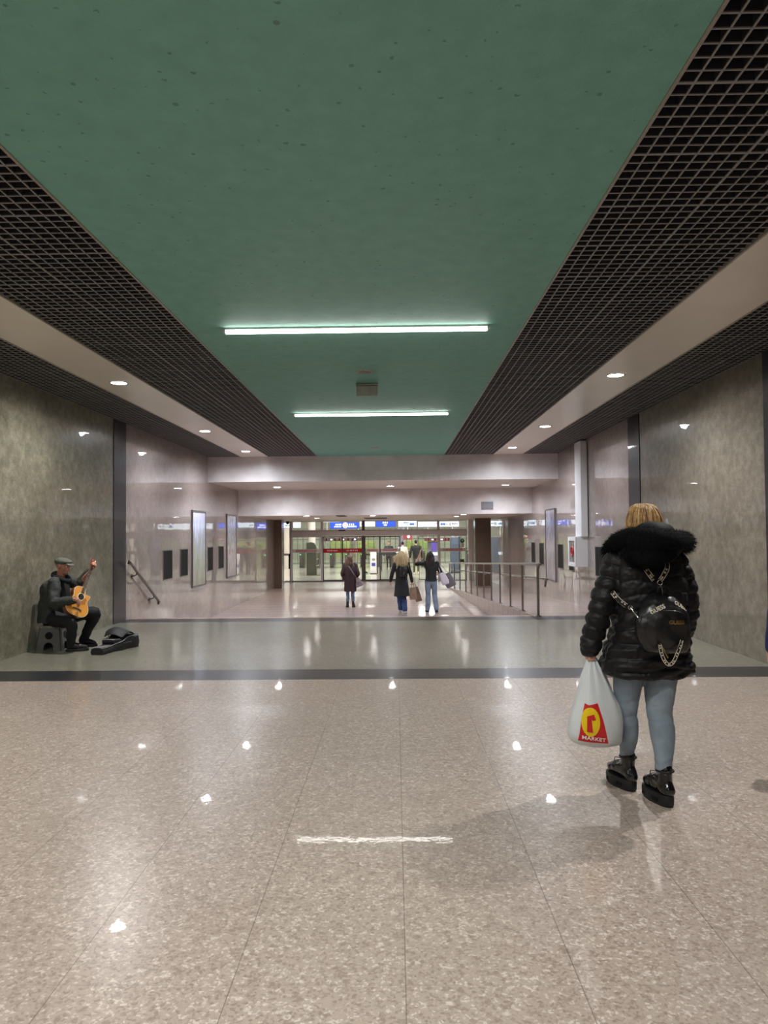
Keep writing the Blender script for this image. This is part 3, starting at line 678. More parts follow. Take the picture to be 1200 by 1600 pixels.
# turnstile row
m_gate = M('grey gate metal', (104, 100, 96), rough=.35, metal=.6, var=.1); m_gdark = M('dark gate cap', (50, 50, 52), rough=.4)
m_gpane = glass_mat('green gate glass', (.93, .96, .93))
GY = 49.0
gx = [-7.2, -6.2, -5.2, -4.2, -3.2, -2.2, -1.2, -.2, .8, 1.8, 2.8, 3.8, 4.8, 5.8]
gname = ('first', 'second', 'third', 'fourth', 'fifth', 'sixth', 'seventh', 'eighth', 'ninth', 'tenth', 'eleventh', 'twelfth', 'thirteenth', 'fourteenth')
for i, x in enumerate(gx):
    t = thing('ticket_gate', 'grey ticket gate in the hall, %s of the row from the left' % gname[i], 'ticket gate', (x, GY, ZF), 'row of ticket gates')
    MB().box((x - .13, GY - .75, ZF), (x + .13, GY + .75, ZF + .98), bev=.05).build('body', m_gate, t)
    MB().box((x - .14, GY - .78, ZF + .985), (x + .14, GY + .78, ZF + 1.03), bev=.02).build('cap', m_gdark, t)
    MB().box((x + .14, GY - .02, ZF + .2), (x + .50, GY + .02, ZF + 1.55), bev=.01).build('flap', m_gpane, t); MB().box((x - .50, GY - .02, ZF + .2), (x - .14, GY + .02, ZF + 1.55), bev=.01).build('flap', m_gpane, t)
    MB().cyl((x - .05, GY - .775, ZF + .85), (x - .05, GY - .755, ZF + .85), .04, n=12).build('lamp', emis('green gate lamp', (120, 230, 150), 1.2) if i == 0 else bpy.data.materials['green gate lamp'], t)
# tall glazed screen behind the gates
mb = MB(); m_scr = M('green grey screen frame', (92, 94, 88), rough=.4, var=.1)
t = thing('glass_screen', 'tall greenish glazed screen with many slim mullions behind the ticket gates', 'glass screen', (0, 54, ZF))
for i in range(61):
    x = -12 + i * .4; mb.box((x - .03, 54, ZF), (x + .03, 54.06, 1.9))
for z in (ZF + .02, .35, 1.1, 1.87): mb.box((-12, 53.99, z), (12, 54.07, z + .06))
mb.build('frame', m_scr, t); MB().box((-12, 54.025, ZF + .05), (12, 54.035, 1.87)).build('glass', glass_mat('pale green glass', (.95, .97, .94)), t)
# dark louvred canopies
m_lou = M('dark louvre blades', (66, 40, 40), rough=.5); m_loud = M('maroon louvre blades', (92, 36, 42), rough=.5)
for (x0, x1, m, l) in ((505, 566, m_lou, 'dark louvred canopy hanging above the ticket gates on the left'), (664, 712, m_loud, 'maroon louvred canopy hanging above the ticket gates on the right')):
    Y = 46.0; a, b = at(x0, 836, Y), at(x1, 845, Y); t = thing('louvre_canopy', l, 'canopy', ((a.x + b.x) / 2, Y, a.z), 'louvred canopies')
    n = 9
    mb = MB()
    for i in range(n): x = a.x + (b.x - a.x) * i / n; mb.box((x, Y - .4, b.z), (x + (b.x - a.x) / n * .7, Y + .9, b.z + .16))
    mb.build('blades', m, t); MB().box((a.x, Y - .4, b.z + .16), (b.x, Y + .9, b.z + .2)).build('tray', m_lou, t)
    mb = MB()
    for i in range(3): x = a.x + (b.x - a.x) * (.2 + .3 * i); mb.box((x, Y - .42, b.z + .05), (x + .12, Y - .405, b.z + .14))
    mb.build('lamps', m_swhite, t)
    for s in (.1, .9): MB().cyl((a.x + (b.x - a.x) * s, Y, b.z + .2), (a.x + (b.x - a.x) * s, Y, HC), .015, n=8).build('hanger', m_alu, t)
# round red sign
c = at(637, 839, 44.5); t = thing('round_sign', 'red sign with a white round emblem above the far walkers', 'sign', c)
MB().box((c.x - .28, c.y, c.z - .16), (c.x + .28, c.y + .06, c.z + .2), bev=.02).build('board', M('faded red board', (150, 66, 70), rough=.5), t); MB().cyl(c + Vector((.05, -.012, .02)), c + Vector((.05, -.001, .02)), .1, n=20).build('emblem', m_wband, t)
MB().cyl((c.x, c.y + .03, c.z + .2), (c.x, c.y + .03, HC), .015, n=8).build('hanger', m_alu, t)
# dark green rounded totem with a spiky side
x, y = at(486.5, 898, 38.9).x, 38.9
t = thing('totem', 'tall dark green rounded-top totem behind the first glass pane', 'totem', (x, y, ZF))
mgt = M('dark olive green totem', (50, 56, 42), rough=.5, var=.15)
out = [(-.26, 0), (.27, 0), (.27, 1.42), (.24, 1.6), (.17, 1.7), (.06, 1.75), (-.08, 1.76), (-.2, 1.72), (-.26, 1.78)]
MB().prism([(x + u, y, ZF + v) for u, v in out], (0, .35, 0)).build('body', mgt, t, bevel=.02)
MB().box((x - .28, y - .03, ZF), (x + .45, y + .38, ZF + .04), bev=.01).build('foot', mgt, t)
for z in (.5, .85, 1.2, 1.5): MB().cyl((x + .27, y + .1, ZF + z), (x + .37, y + .1, ZF + z + .03), .02, .012, n=10).build('peg', M('pale peg', (190, 184, 176), rough=.5), t, 'auto')
t = thing('advertising_totem', 'slate blue upright panel behind the right glass pane', 'totem', (at(711, 880, 40).x, 40, ZF)); x = at(710.5, 880, 40).x
MB().box((x - .23, 40, ZF + .04), (x + .23, 40.2, 1.32), bev=.02).build('panel', M('slate blue panel', (72, 84, 98), rough=.35, var=.1, vs=2), t); MB().box((x - .27, 39.95, ZF), (x + .27, 40.25, ZF + .04), bev=.01).build('foot', m_gdark, t); MB().box((x + .24, 40.02, ZF + .04), (x + .32, 40.18, 1.34), bev=.01).build('side_post', m_gdark, t)
# small notices stuck on the right pane
c = at(722.5, 845, YG - .03); t = thing('notice_sticker', 'green round notice above a white slip on the right glass pane', 'notice', c)
MB().cyl(c, c + Vector((0, .004, 0)), .1, n=24).build('disc', M('green notice', (40, 120, 78), rough=.5), t); MB().box((c.x - .06, c.y, c.z - .3), (c.x + .07, c.y + .003, c.z - .11)).build('slip', m_wband, t)
MB().box((c.x - .03, c.y - .003, c.z - .02), (c.x + .03, c.y - .0005, c.z + .05)).build('figure', m_wband, t)
c = at(722.5, 876, YG - .03); tag(MB().box((c.x - .09, c.y, c.z - .07), (c.x + .09, c.y + .004, c.z + .07)).build('pane_plate', M('grey green plate', (74, 88, 74), rough=.5)), 'small dark green plate low on the right glass pane', 'plate')
# security desk and white totem sign
x, y = at(614, 880, 43).x, 43.0
t = thing('security_desk', 'white topped control desk seen through the middle doors', 'desk', (x, y, ZF))
z = at(614, 861, y).z
MB().box((x - .75, y - .3, z - .05), (x + .45, y + .5, z), bev=.015).build('top', m_wband, t); MB().box((x - .7, y - .26, z - .22), (x + .4, y + .46, z - .05), bev=.01).build('apron', m_gdark, t)
for sx in (-.66, .34): MB().box((x + sx - .03, y - .22, ZF), (x + sx + .03, y + .42, z - .22), bev=.01).build('leg', m_gdark, t)
c = at(583.5, 882, 40.0); x = c.x
t = thing('notice_stand', 'narrow white notice stand with a blue square beside the middle door', 'notice stand', (x, 40, ZF)); z0, z1 = ZF, at(583, 858, 40).z
MB().box((x - .17, 40, ZF + .03), (x + .17, 40.05, z1), bev=.01).build('panel', m_wband, t); MB().box((x - .1, 39.992, ZF + .42), (x + .1, 39.999, ZF + .6)).build('square', M('blue notice square', (66, 78, 168), rough=.5), t); MB().box((x - .2, 39.9, ZF), (x + .2, 40.15, ZF + .03), bev=.008).build('foot', m_gdark, t); MB().box((x + .18, 40, ZF + .03), (x + .24, 40.06, z1), bev=.01).build('side_post', m_gdark, t)
MB().box((x - .08, 39.992, ZF + .72), (x + .09, 39.999, ZF + .84)).build('picture', M('grey notice picture', (150, 140, 140), rough=.5, var=.3), t)
# purple screen and white counter further right
c = at(677, 855, 46); t = thing('ticket_machine', 'ticket machine with a violet screen left of the white post', 'ticket machine', (c.x, 46, ZF))
MB().box((c.x - .35, 46, ZF), (c.x + .3, 46.5, c.z + .35), bev=.03).build('body', M('grey machine body', (120, 118, 124), rough=.4), t); MB().box((c.x - .12, 45.985, c.z - .25), (c.x + .22, 45.998, c.z + .3)).build('screen', emis('violet screen', (110, 90, 170), .8), t); MB().box((c.x - .33, 45.98, c.z - .5), (c.x + .28, 45.998, c.z - .32)).build('sign_strip', m_swhite, t)

# lime green boards added at the hall's back to tint the wall reflections
m_lime = M('added lime green panel', (136, 150, 84), rough=.4, var=.15, vs=2)
for (x0, x1, l) in ((.2, 3.4, 'added lime green low panel at the back of the hall behind the walkers'), (-5.2, -1.6, 'added lime green low panel at the back of the hall on the left')):
    t = thing('added_green_panel', l, 'panel', ((x0 + x1) / 2, 59.0, ZF)); MB().box((x0, 59, ZF + .3), (x1, 59.1, .95), bev=.01).build('board', m_lime, t)
    for s in (.1, .9): MB().box((x0 + (x1 - x0) * s - .04, 59.02, ZF), (x0 + (x1 - x0) * s + .04, 59.08, ZF + .3)).build('foot', m_gdark, t)
# ================================================================ people
m_skin = M('warm skin', (205, 158, 136), rough=.5, var=.06, vs=60, sss=.08); m_skin2 = M('ruddy skin', (190, 132, 112), rough=.5, var=.12, vs=40, sss=.08)
m_eye = M('eye white', (225, 222, 216), rough=.25); m_iris = M('dark iris', (40, 30, 24), rough=.2)
def head_prims(c, s, Rm):
    """a head of height s: cranium, face, jaw, nose, brow, cheeks, lips, ears; Rm turns it (front = +Y)"""
    P = lambda x, y, z: Vector(c) + Rm @ (Vector((x, y, z)) * s)
    E = lambda p, r: ell_geo(P(*p), [k * s for k in r], Rm.to_3x3() if hasattr(Rm, 'to_3x3') else Rm, 20, 14)
    return [E((0, -.05, .12), (.345, .43, .38)), E((0, .10, -.10), (.28, .29, .38)), E((0, .21, -.38), (.17, .17, .115)), E((.19, .24, -.1), (.1, .1, .11)), E((-.19, .24, -.1), (.1, .1, .11)),
            tube_geo([P(0, .36, .08), P(0, .42, -.02), P(0, .475, -.11)], [.035 * s, .045 * s, .06 * s], 8, 3), E((0, .4, -.125), (.085, .06, .04)),
            tube_geo([P(-.22, .28, .1), P(-.1, .365, .115), P(.1, .365, .115), P(.22, .28, .1)], .048 * s, 8, 3), E((0, .365, -.235), (.115, .05, .032)), E((0, .36, -.275), (.1, .05, .036)),
            E((.355, -.02, -.04), (.04, .1, .15)), E((-.355, -.02, -.04), (.04, .1, .15))]
def eyes(c, s, Rm, parent):
    for x in (-.135, .135):
        p = Vector(c) + Rm @ (Vector((x, .335, .03)) * s)
        e = MB().ell(p, (.046 * s,) * 3, None, 12, 8).build('eye', m_eye, parent, True)
        MB().ell(p + Rm @ Vector((0, .034 * s, 0)), (.028 * s, .018 * s, .028 * s), None, 10, 6).build('iris', m_iris, e, True)
def hand_prims(w, d, nrm, side, curl=25, k=1.0, curls=None, thumb=.5, spread=0.0):
    """palm from wrist w along d, palm faces nrm, thumb on side; five separate fingers"""
    w = Vector(w); u = Vector(d).normalized(); n = Vector(nrm); n = (n - u * n.dot(u)).normalized(); t = Vector(side); t = (t - u * t.dot(u) - n * t.dot(n)).normalized()
    out = [tube_geo([w - u * .03 * k, w + u * .01 * k, w + u * .05 * k, w + u * .092 * k], [(.024 * k, .02 * k), (.029 * k, .019 * k), (.04 * k, .016 * k), (.038 * k, .013 * k)], 14, 4, ref=t)]
    for i, (o, L) in enumerate(((.029, .072), (.0098, .081), (-.0095, .075), (-.0275, .058))):
        b = w + u * .088 * k + t * o * k; ang = 0; p = b; pts = [b - u * .03 * k, b]; cu = curls[i] if curls else curl
        for f in (.46, .3, .24):
            ang += R(cu); dd = (u + t * spread * o * 8) .normalized() * math.cos(ang) + n * math.sin(ang); p = p + dd * L * f * k; pts.append(p)
        out.append(tube_geo(pts, [.0095 * k, .0098 * k, .009 * k, .0082 * k, .0066 * k], 8, 3))
    b = w + u * .028 * k + t * .026 * k; d1 = (u * .62 + t * .72 + n * .25).normalized(); d2 = (u * .8 + t * .3 + n * thumb).normalized(); d3 = (u * .75 + n * (thumb + .3)).normalized()
    out.append(tube_geo([b - d1 * .015 * k, b + d1 * .028 * k, b + d1 * .028 * k + d2 * .03 * k, b + d1 * .028 * k + d2 * .03 * k + d3 * .024 * k], [.015 * k, .0125 * k, .0105 * k, .008 * k], 8, 3))
    return out
def strands(mb, roots, path, n, r, seed=1, jit=.01, res=3, sides=4):
    """thin locks: path(root_u) -> list of points"""
    rnd = random.Random(seed)
    for i in range(n):
        u = rnd.random(); v = rnd.random(); pts = path(u, v, rnd)
        pts = [p + Vector((rnd.gauss(0, jit), rnd.gauss(0, jit), rnd.gauss(0, jit * .5))) * (j / (len(pts) - 1)) for j, p in enumerate(pts)]
        k = len(pts); mb.tube(pts, [r * (1 - .55 * j / (k - 1)) for j in range(k)], sides, res)
def shoe(ankle, yaw, L, floor, mat, parent, name='shoe', sole=.025, shaft=.1, wide=.042, sole_mat=None, lift=0.0, laces=True):
    """ankle xy, heel behind it; toe along yaw (0 = +Y)"""
    T = Matrix.Translation((ankle[0], ankle[1], floor)) @ Matrix.Rotation(yaw, 4, 'Z') @ Matrix.Rotation(-lift, 4, 'X')
    P = lambda x, y, z: T @ Vector((x, y, z)); z = sole; f = L * .74; hb = L - f
    pr = [tube_geo([P(0, -hb + .045, z + .035), P(0, .02, z + .05), P(0, f * .5, z + .038), P(0, f - .04, z + .026)], [(wide * .82, .04), (wide * .86, .05), (wide, .038), (wide * .82, .026)], 14, 4, ref=T.to_3x3() @ Vector((1, 0, 0)))]
    pr.append(tube_geo([P(0, .0, z + .05), P(0, -.005, z + shaft)], [.042, .04], 14, 1))
    o = fuse(name, pr, .009, mat, parent, 3)
    n = 28; out = []
    for i in range(n):
        a = 2 * math.pi * i / n; c_, s_ = math.cos(a), math.sin(a)
        x = (wide + .008) * math.copysign(abs(c_) ** .8, c_) * (1 - .12 * (s_ < 0)); y = (f - hb) / 2 + (L / 2) * math.copysign(abs(s_) ** .9, s_); out.append((x, y))
    MB().prism([P(x, y, 0) for x, y in out], T.to_3x3() @ Vector((0, 0, sole + .012))).build('sole', sole_mat or M('black rubber sole', (22, 22, 24), rough=.6), o, bevel=.006)
    if laces:
        mb = MB()
        for j in range(3): y = f * (.2 + .17 * j); zz = z + .092 - .012 * j; mb.tube([P(-.026, y, zz - .014), P(0, y + .006, zz), P(.026, y, zz - .014)], .004, 6, 3)
        mb.build('laces', M('dark laces', (30, 30, 32), rough=.7), o, True)
    return o
def quilt_field(z, pitch, amp):
    d = np.abs((z / pitch + .5) % 1.0 - .5) * pitch
    return amp * (.5 * np.abs(np.sin(np.pi * z / pitch)) + .6 * (1 - np.exp(-(d / .007) ** 2)) - .6)
def np_noise(co, sc, amp, seed=0.0):
    return np.array([mnoise.noise(Vector(c) * sc + Vector((seed, seed, seed))) for c in co]) * amp
def walker(label, base, yaw, h, top, bottom, hair, shoes, pose=None, female=True, skin=None, hair_style='long', hem=.27, vox=.011, flare=1.0, top_r=1.0, leg_r=1.0, leg_flare=1.0, sleeve_to=1.0, ankle_cut=.0, cat='person', group=None, hair_len=.25, sole_mat=None, hairseed=1, bulk=1.0, head_yaw=0, bag_hold=()):
    """a walking figure seen from behind; local frame faces +Y, x to its right"""
    pose = pose or {}; skin = skin or m_skin
    root = thing('person', label, cat, base, group); T = Matrix.Translation(base) @ Matrix.Rotation(yaw, 4, 'Z'); W = lambda p: T @ Vector(p)
    sw = (.098 if female else .115) * h
    J = dict(shL=(-sw, 0, .805 * h), shR=(sw, 0, .805 * h), elL=(-sw - .045 * h, -.03 * h, .635 * h), elR=(sw + .045 * h, -.03 * h, .635 * h), wrL=(-sw - .06 * h, .02 * h, .49 * h), wrR=(sw + .06 * h, .02 * h, .49 * h),
             hipL=(-.052 * h, 0, .51 * h), hipR=(.052 * h, 0, .51 * h), knL=(-.055 * h, .05, .285 * h), knR=(.055 * h, -.02, .285 * h), anL=(-.05 * h, .1, .055 * h), anR=(.05 * h, -.12, .06 * h), head=(0, .02 * h, .925 * h), handdL=(0, .15, -1), handdR=(0, .15, -1))
    J.update(pose); J = {k: W(v) if not k.startswith('handd') else (T.to_3x3() @ Vector(v)) for k, v in J.items()}
    Rm = Matrix.Rotation(yaw + head_yaw, 3, 'Z'); s = .132 * h; hd = J['head']; neck = W((0, 0, .835 * h)); X = T.to_3x3() @ Vector((1, 0, 0))
    prims = head_prims(hd, s, Rm) + [tube_geo([W((0, -.005, .79 * h)), neck, hd + Vector((0, 0, -.25 * s))], [.05, .042, .045], 14, 3), tube_geo([W((0, 0, .5 * h)), W((0, 0, .62 * h)), W((0, 0, .76 * h)), W((0, 0, .8 * h))], [(.12, .09), (.105, .08), (.13, .085), (.07, .05)], 16, 4, ref=X)]
    for sd in 'LR':
        sh, el, wr = J['sh' + sd], J['el' + sd], J['wr' + sd]; sg = -1 if sd == 'L' else 1
        prims.append(tube_geo([sh, sh.lerp(el, .5), el, el.lerp(wr, .4), wr], [.042, .04, .034, .034, .024], 12, 3))
        prims += hand_prims(wr, J['handd' + sd], T.to_3x3() @ Vector((-sg, .2, 0)), T.to_3x3() @ Vector((0, 1, 0)), 22 if sd not in bag_hold else 70, .98)
        hp, kn, an = J['hip' + sd], J['kn' + sd], J['an' + sd]
        prims.append(tube_geo([hp, hp.lerp(kn, .5), kn, kn.lerp(an, .4), an], [.07, .062, .046, .046, .032], 12, 3))
    fuse('body', prims, .0085, skin, root, 2)
    # trousers
    pr = [ell_geo(W((0, -.005, .5 * h)), (.125 * min(leg_r, 1.05), .095, .1), Matrix.Rotation(yaw, 3, 'Z'))]
    for sd in 'LR':
        hp, kn, an = J['hip' + sd], J['kn' + sd], J['an' + sd]; e = an.lerp(kn, ankle_cut); rr = [.088 * leg_r, .078 * leg_r, .06 * leg_r * (1 + (leg_flare - 1) * .5), .056 * leg_r * leg_flare, .05 * leg_r * leg_flare]
        pr.append(tube_geo([hp, hp.lerp(kn, .5), kn, kn.lerp(e, .45), e], rr, 16, 4))
    fuse('trousers', pr, vox, bottom, root, 4, lambda co, no: co + no * (np_noise(co, 9.0, .010) )[:, None])
    # coat or top
    B = bulk; hz = hem * h; rings = [(0, 0, hz, .165 * flare * top_r, .13 * flare * top_r), (0, 0, (hz + .56 * h) / 2, .16 * top_r * (1 + (flare - 1) * .4), .125 * top_r), (0, 0, .6 * h, .145 * top_r * B, .115 * top_r * B), (0, -.005, .7 * h, .155 * top_r * B, .12 * B), (0, -.005, .775 * h, sw + .03, .105 * B), (0, 0, .815 * h, sw * .8, .08), (0, .0, .845 * h, .065, .058)]
    rings = [r for i, r in enumerate(rings) if i == 0 or r[2] > rings[i - 1][2] + .01] if hem < .56 else [rings[0]] + [r for r in rings[2:] if r[2] > hz + .02]
    v, f = loft_geo(rings, 28, 4, 2.25); pr = [([W(p) for p in v], f)]
    for sd in 'LR':
        sh, el, wr = J['sh' + sd], J['el' + sd], J['wr' + sd]; e = el.lerp(wr, sleeve_to) if sleeve_to >= 0 else sh.lerp(el, -sleeve_to)
        pts = [sh + (J['hip' + sd] - sh) * .02, sh.lerp(el, .5), el, el.lerp(e, .5), e] if sleeve_to > 0 else [sh, sh.lerp(el, .5), e]
        rr = [.066 * B, .062 * B, .056 * B, .052 * B, .046 * B] if sleeve_to > 0 else [.066, .064, .06]
        pr.append(tube_geo(pts, rr, 16, 4))
    fuse('jacket' if hem < .5 else 'top', pr, vox, top, root, 4, lambda co, no: co + no * (np_noise(co, 7.0, .012))[:, None])
    # hair
    mb = MB(); H0 = lambda x, y, z: hd + Rm @ (Vector((x, y, z)) * s)
    RZ = Rm
    if hair_style == 'long':
        L = hair_len
        pr = [ell_geo(H0(0, -.1, .15), (.4 * s, .46 * s, .42 * s), RZ), loft_geo([], 0) if False else tube_geo([H0(0, -.28, .15), H0(0, -.46, -.35), H0(0, -.5, -.35 - L * .5 / s), H0(0, -.42, -.3 - L / s)], [(.4 * s, .2 * s), (.5 * s, .2 * s), (.56 * s * flare_h(hair_style), .17 * s), (.34 * s, .09 * s)], 18, 4, ref=X)]
        hair_o = fuse('hair', pr, .012, hair, root, 3, lambda co, no: co + no * (np_noise(co * np.array((1, 1, .25)), 34.0, .012, hairseed))[:, None])
        def path(u, v, rnd):
            a = math.pi * (1.12 + .76 * u) ; cx, cy = math.cos(a), math.sin(a); w_ = rnd.uniform(.95, 1.15)
            return [H0(.1 * cx, -.15 + .1 * cy, .55), H0(.41 * cx, -.1 + .45 * cy, .2), H0(.52 * cx * w_, -.16 + .42 * cy, -.4), H0(.56 * cx * w_, -.2 + .4 * cy, -.4 - L * .5 * rnd.uniform(.8, 1) / s), H0(.5 * cx * w_, -.2 + .36 * cy, -.36 - L * rnd.uniform(.7, 1.12) / s)]
        strands(mb, None, path, 110, .008, hairseed, .016); mb.build('hair_strands', hair, hair_o, True, fix=False)
    elif hair_style == 'bun':
        fuse('hair', [ell_geo(H0(0, -.1, .14), (.385 * s, .44 * s, .4 * s), RZ), ell_geo(H0(0, -.4, .42), (.2 * s, .2 * s, .2 * s), RZ)], .011, hair, root, 3)
    else:
        fuse('hair', [ell_geo(H0(0, -.09, .17), (.375 * s, .44 * s, .385 * s), RZ), ell_geo(H0(0, -.3, -.05), (.3 * s, .2 * s, .25 * s), RZ)], .011, hair, root, 2)
    for sd in 'LR':
        an = J['an' + sd]; sy = yaw + (R(8) if sd == 'L' else R(-8))
        shoe((an.x, an.y), sy, .255 if female else .28, base[2] + max(0, (an.z - base[2]) - .075), shoes, root, sole_mat=sole_mat, shaft=.13 if ankle_cut > .15 else .09, laces=False)
    return root, J, W
def flare_h(k): return 1.0
m_black = M('black wool', (20, 20, 23), rough=.75, var=.2, sheen=.15); m_navy = M('dark navy cloth', (22, 24, 32), rough=.7, var=.2); m_maroon = M('dark maroon padded cloth', (52, 30, 36), rough=.6, var=.2)
m_jean = M('mid blue denim', (98, 118, 146), rough=.8, var=.25, vs=14, bump=.1, bs=300); m_jeanl = M('faded blue grey denim', (126, 140, 160), rough=.8, var=.22, vs=10, bump=.1, bs=300); m_jeand = M('strong blue denim', (52, 74, 118), rough=.8, var=.25, vs=12)
m_hairbr = M('light brown hair', (112, 84, 68), rough=.5, var=.35, vs=50); m_hairbl = M('wavy blonde hair', (232, 204, 160), rough=.5, var=.35, vs=40); m_hairdk = M('dark brown hair', (40, 28, 28), rough=.45, var=.35, vs=50); m_hairbk = M('black hair', (24, 22, 24), rough=.5, var=.3, vs=50)
m_boot = M('black leather', (18, 18, 20), rough=.3, var=.2, coat=.3)
m_sneak = M('off white shoe', (214, 210, 204), rough=.5)
# ---- young woman in maroon, left of the group
B1 = onz(547.5, 949, ZF)
g1, J1, W1 = walker('woman with long brown hair in a dark maroon jacket, left of the walking group', B1, R(0), 1.58, m_maroon, m_jean, m_hairbr, m_boot, dict(anL=(-.085, .02, .08), knL=(-.08, .04, .42), anR=(.085, -.02, .08), knR=(.07, .04, .42), elR=(.235, -.02, 1.0), wrR=(.17, .17, .86), elL=(-.235, -.03, 1.0), wrL=(-.17, .16, .83), handdR=(-.2, 1, -.1), handdL=(.2, 1, -.1), head=(0.005, .02, 1.455)), hem=.30, ankle_cut=.3, hair_len=.2, top_r=1.13, bulk=1.06, leg_r=.9, hairseed=3, head_yaw=R(-25))
t = thing('shoulder_bag', 'small grey crossbody bag with a long strap on the maroon jacket', 'bag', W1((.27, -.05, .7)))
m_gbag = M('mauve grey leather', (124, 108, 112), rough=.5, var=.1)
MB().prism([W1(p) for p in ((.17, -.10, .89), (.235, -.02, .89), (.37, -.0, .69), (.34, -.03, .64), (.19, -.11, .58), (.165, -.12, .64))], T_ := (0.02, .10, 0)).build('pouch', m_gbag, t, bevel=.012)
bm1 = bvh_of([c for c in g1.children if c.name.startswith('jacket')][0])
def on_back(bvh, pts, W, off=.006):
    out = []
    for p in pts:
        q = W(p); h_ = bvh.ray_cast(q + Vector((0, -.8, 0)), Vector((0, 1, 0))); out.append((h_[0] if h_[0] is not None else q) + Vector((0, -off, 0)))
    return out
MB().tube(on_back(bm1, [(-.07, 0, 1.27), (-.01, 0, 1.2), (.05, 0, 1.1), (.11, 0, 1.0), (.17, 0, .9)], W1), [(.018, .004)] * 5, 8, 4, ref=(1, 0, .5)).build('strap', m_gbag, t, True)
MB().prism([W1(p) for p in ((.175, -.125, .86), (.245, -.04, .86), (.3, -.03, .77), (.19, -.125, .75))], (0, .012, 0)).build('flap', m_gbag, t)
# ---- blonde woman in a black coat
B2 = onz(628, 957.5, ZF)
g2, J2, W2 = walker('woman with wavy blonde hair in a knee length black coat, middle of the walking group', B2, R(0), 1.69, m_black, m_jeand, m_hairbl, m_sneak, dict(anL=(-.03, .16, .1), knL=(-.07, .12, .47), anR=(.085, -.02, .08), knR=(.06, .06, .47), elL=(-.25, -.02, 1.12), wrL=(-.31, .05, .88), elR=(.235, -.02, 1.1), wrR=(.285, .03, .86)), hem=.272, flare=1.22, top_r=1.12, hair_len=.2, leg_r=1.12, leg_flare=1.25, bag_hold=('R',), hairseed=5, sole_mat=m_sneak)
# wide blonde curls
mb = MB(); hd2 = J2['head']
def curl(u, v, rnd):
    a = math.pi * (1.0 + u); cx, cy = math.cos(a), math.sin(a); ph = rnd.uniform(0, 6); r0 = rnd.uniform(.09, .175); L = rnd.uniform(.26, .47); pts = []
    for j in range(7):
        k = j / 6; rr = r0 * min(1.1, .08 + 1.9 * k); pts.append(hd2 + Vector((cx * rr * 1.15 + .014 * math.sin(ph + k * 9), cy * rr - .01, .14 - max(0, k - .12) * L * 1.1 - .03 * min(1, k * 4))))
    return pts
strands(mb, None, curl, 150, .0095, 11, .012); mb.build('curls', m_hairbl, [c for c in g2.children if c.name.startswith('hair')][0], True, fix=False)
bm2 = bvh_of([c for c in g2.children if c.name.startswith('jacket')][0])
c0 = on_back(bm2, [(.05, 0, 1.17)], W2, 0)[0]
t = thing('backpack', 'small black backpack with gold zips on the blonde walker', 'backpack', c0)
v, f = loft_geo([(c0.x, c0.y - .055, c0.z - .17, .085, .04), (c0.x, c0.y - .06, c0.z - .15, .115, .055), (c0.x, c0.y - .06, c0.z + .03, .11, .055), (c0.x, c0.y - .05, c0.z + .11, .07, .035)], 24, 4, 3.0)
m_lea = M('soft black leather', (26, 26, 30), rough=.4, var=.2); m_gold = M('pale gold metal', (190, 165, 120), rough=.3, metal=.9)
MB().add(v, f).build('bag_body', m_lea, t, True)
for k, (xa, za, xb, zb) in enumerate(((.015, .09, .02, .05), (.025, -.02, .0, -.1))): MB().cyl(c0 + Vector((xa, -.122, za)), c0 + Vector((xb, -.122, zb)), .005, n=8).build('zip', m_gold, t)
for x in (-.07, .07): MB().tube(on_back(bm2, [(.05 + x, 0, 1.24), (.05 + x * 1.3, 0, 1.32), (.05 + x * 1.4, 0, 1.38)], W2), [(.015, .005)] * 3, 8, 4, ref=(1, 0, 0)).build('shoulder_strap', m_lea, t, True)
m_paper = M('brown kraft paper', (150, 122, 104), rough=.8, var=.15, vs=12); m_paperd = M('darker kraft paper', (130, 104, 88), rough=.8, var=.15, vs=12)
def paper_bag(wr, dx, lean, w, hgt, d, mat, label):
    t = thing('paper_bag', label, 'paper bag', wr + Vector((dx, 0, -.2 - hgt)), 'brown paper bags of the blonde walker')
    o = Vector((dx, 0, -.17)); rot = Matrix.Rotation(lean, 3, 'Y'); P = lambda x, y, z: wr + o + rot @ Vector((x, y, z))
    mb = MB(); top = [P(-w * .42, -d * .3, 0), P(w * .42, -d * .3, 0), P(w * .42, d * .3, 0), P(-w * .42, d * .3, 0)]; mid = [P(-w * .52, -d * .5, -hgt * .55), P(w * .5, -d * .5, -hgt * .5), P(w * .5, d * .5, -hgt * .5), P(-w * .5, d * .5, -hgt * .55)]; bot = [P(-w * .5, -d * .5, -hgt), P(w * .5, -d * .5, -hgt), P(w * .5, d * .5, -hgt), P(-w * .5, d * .5, -hgt)]
    mb.add(top + mid + bot, [(i, (i + 1) % 4, 4 + (i + 1) % 4, 4 + i) for i in range(4)] + [(4 + i, 4 + (i + 1) % 4, 8 + (i + 1) % 4, 8 + i) for i in range(4)] + [(8, 9, 10, 11)])
    mb.build('bag_body', mat, t)
    for y in (-d * .3, d * .3): MB().tube([P(-w * .2, y, -.01), P(-w * .1, y * .3, .1), wr + Vector((0, 0, -.09)), P(w * .1, y * .3, .1), P(w * .2, y, -.01)], .006, 6, 4).build('handle', m_paperd, t, True)
wr = J2['wrR'] + Vector((0, .0, 0))
paper_bag(wr, .02, R(-3), .2, .33, .1, m_paper, 'brown paper bag nearer the black coat, carried by the blonde walker')
paper_bag(wr + Vector((.02, .10, 0)), .07, R(-16), .17, .40, .1, m_paperd, 'brown paper bag on the outer side, swinging out from the blonde walker')
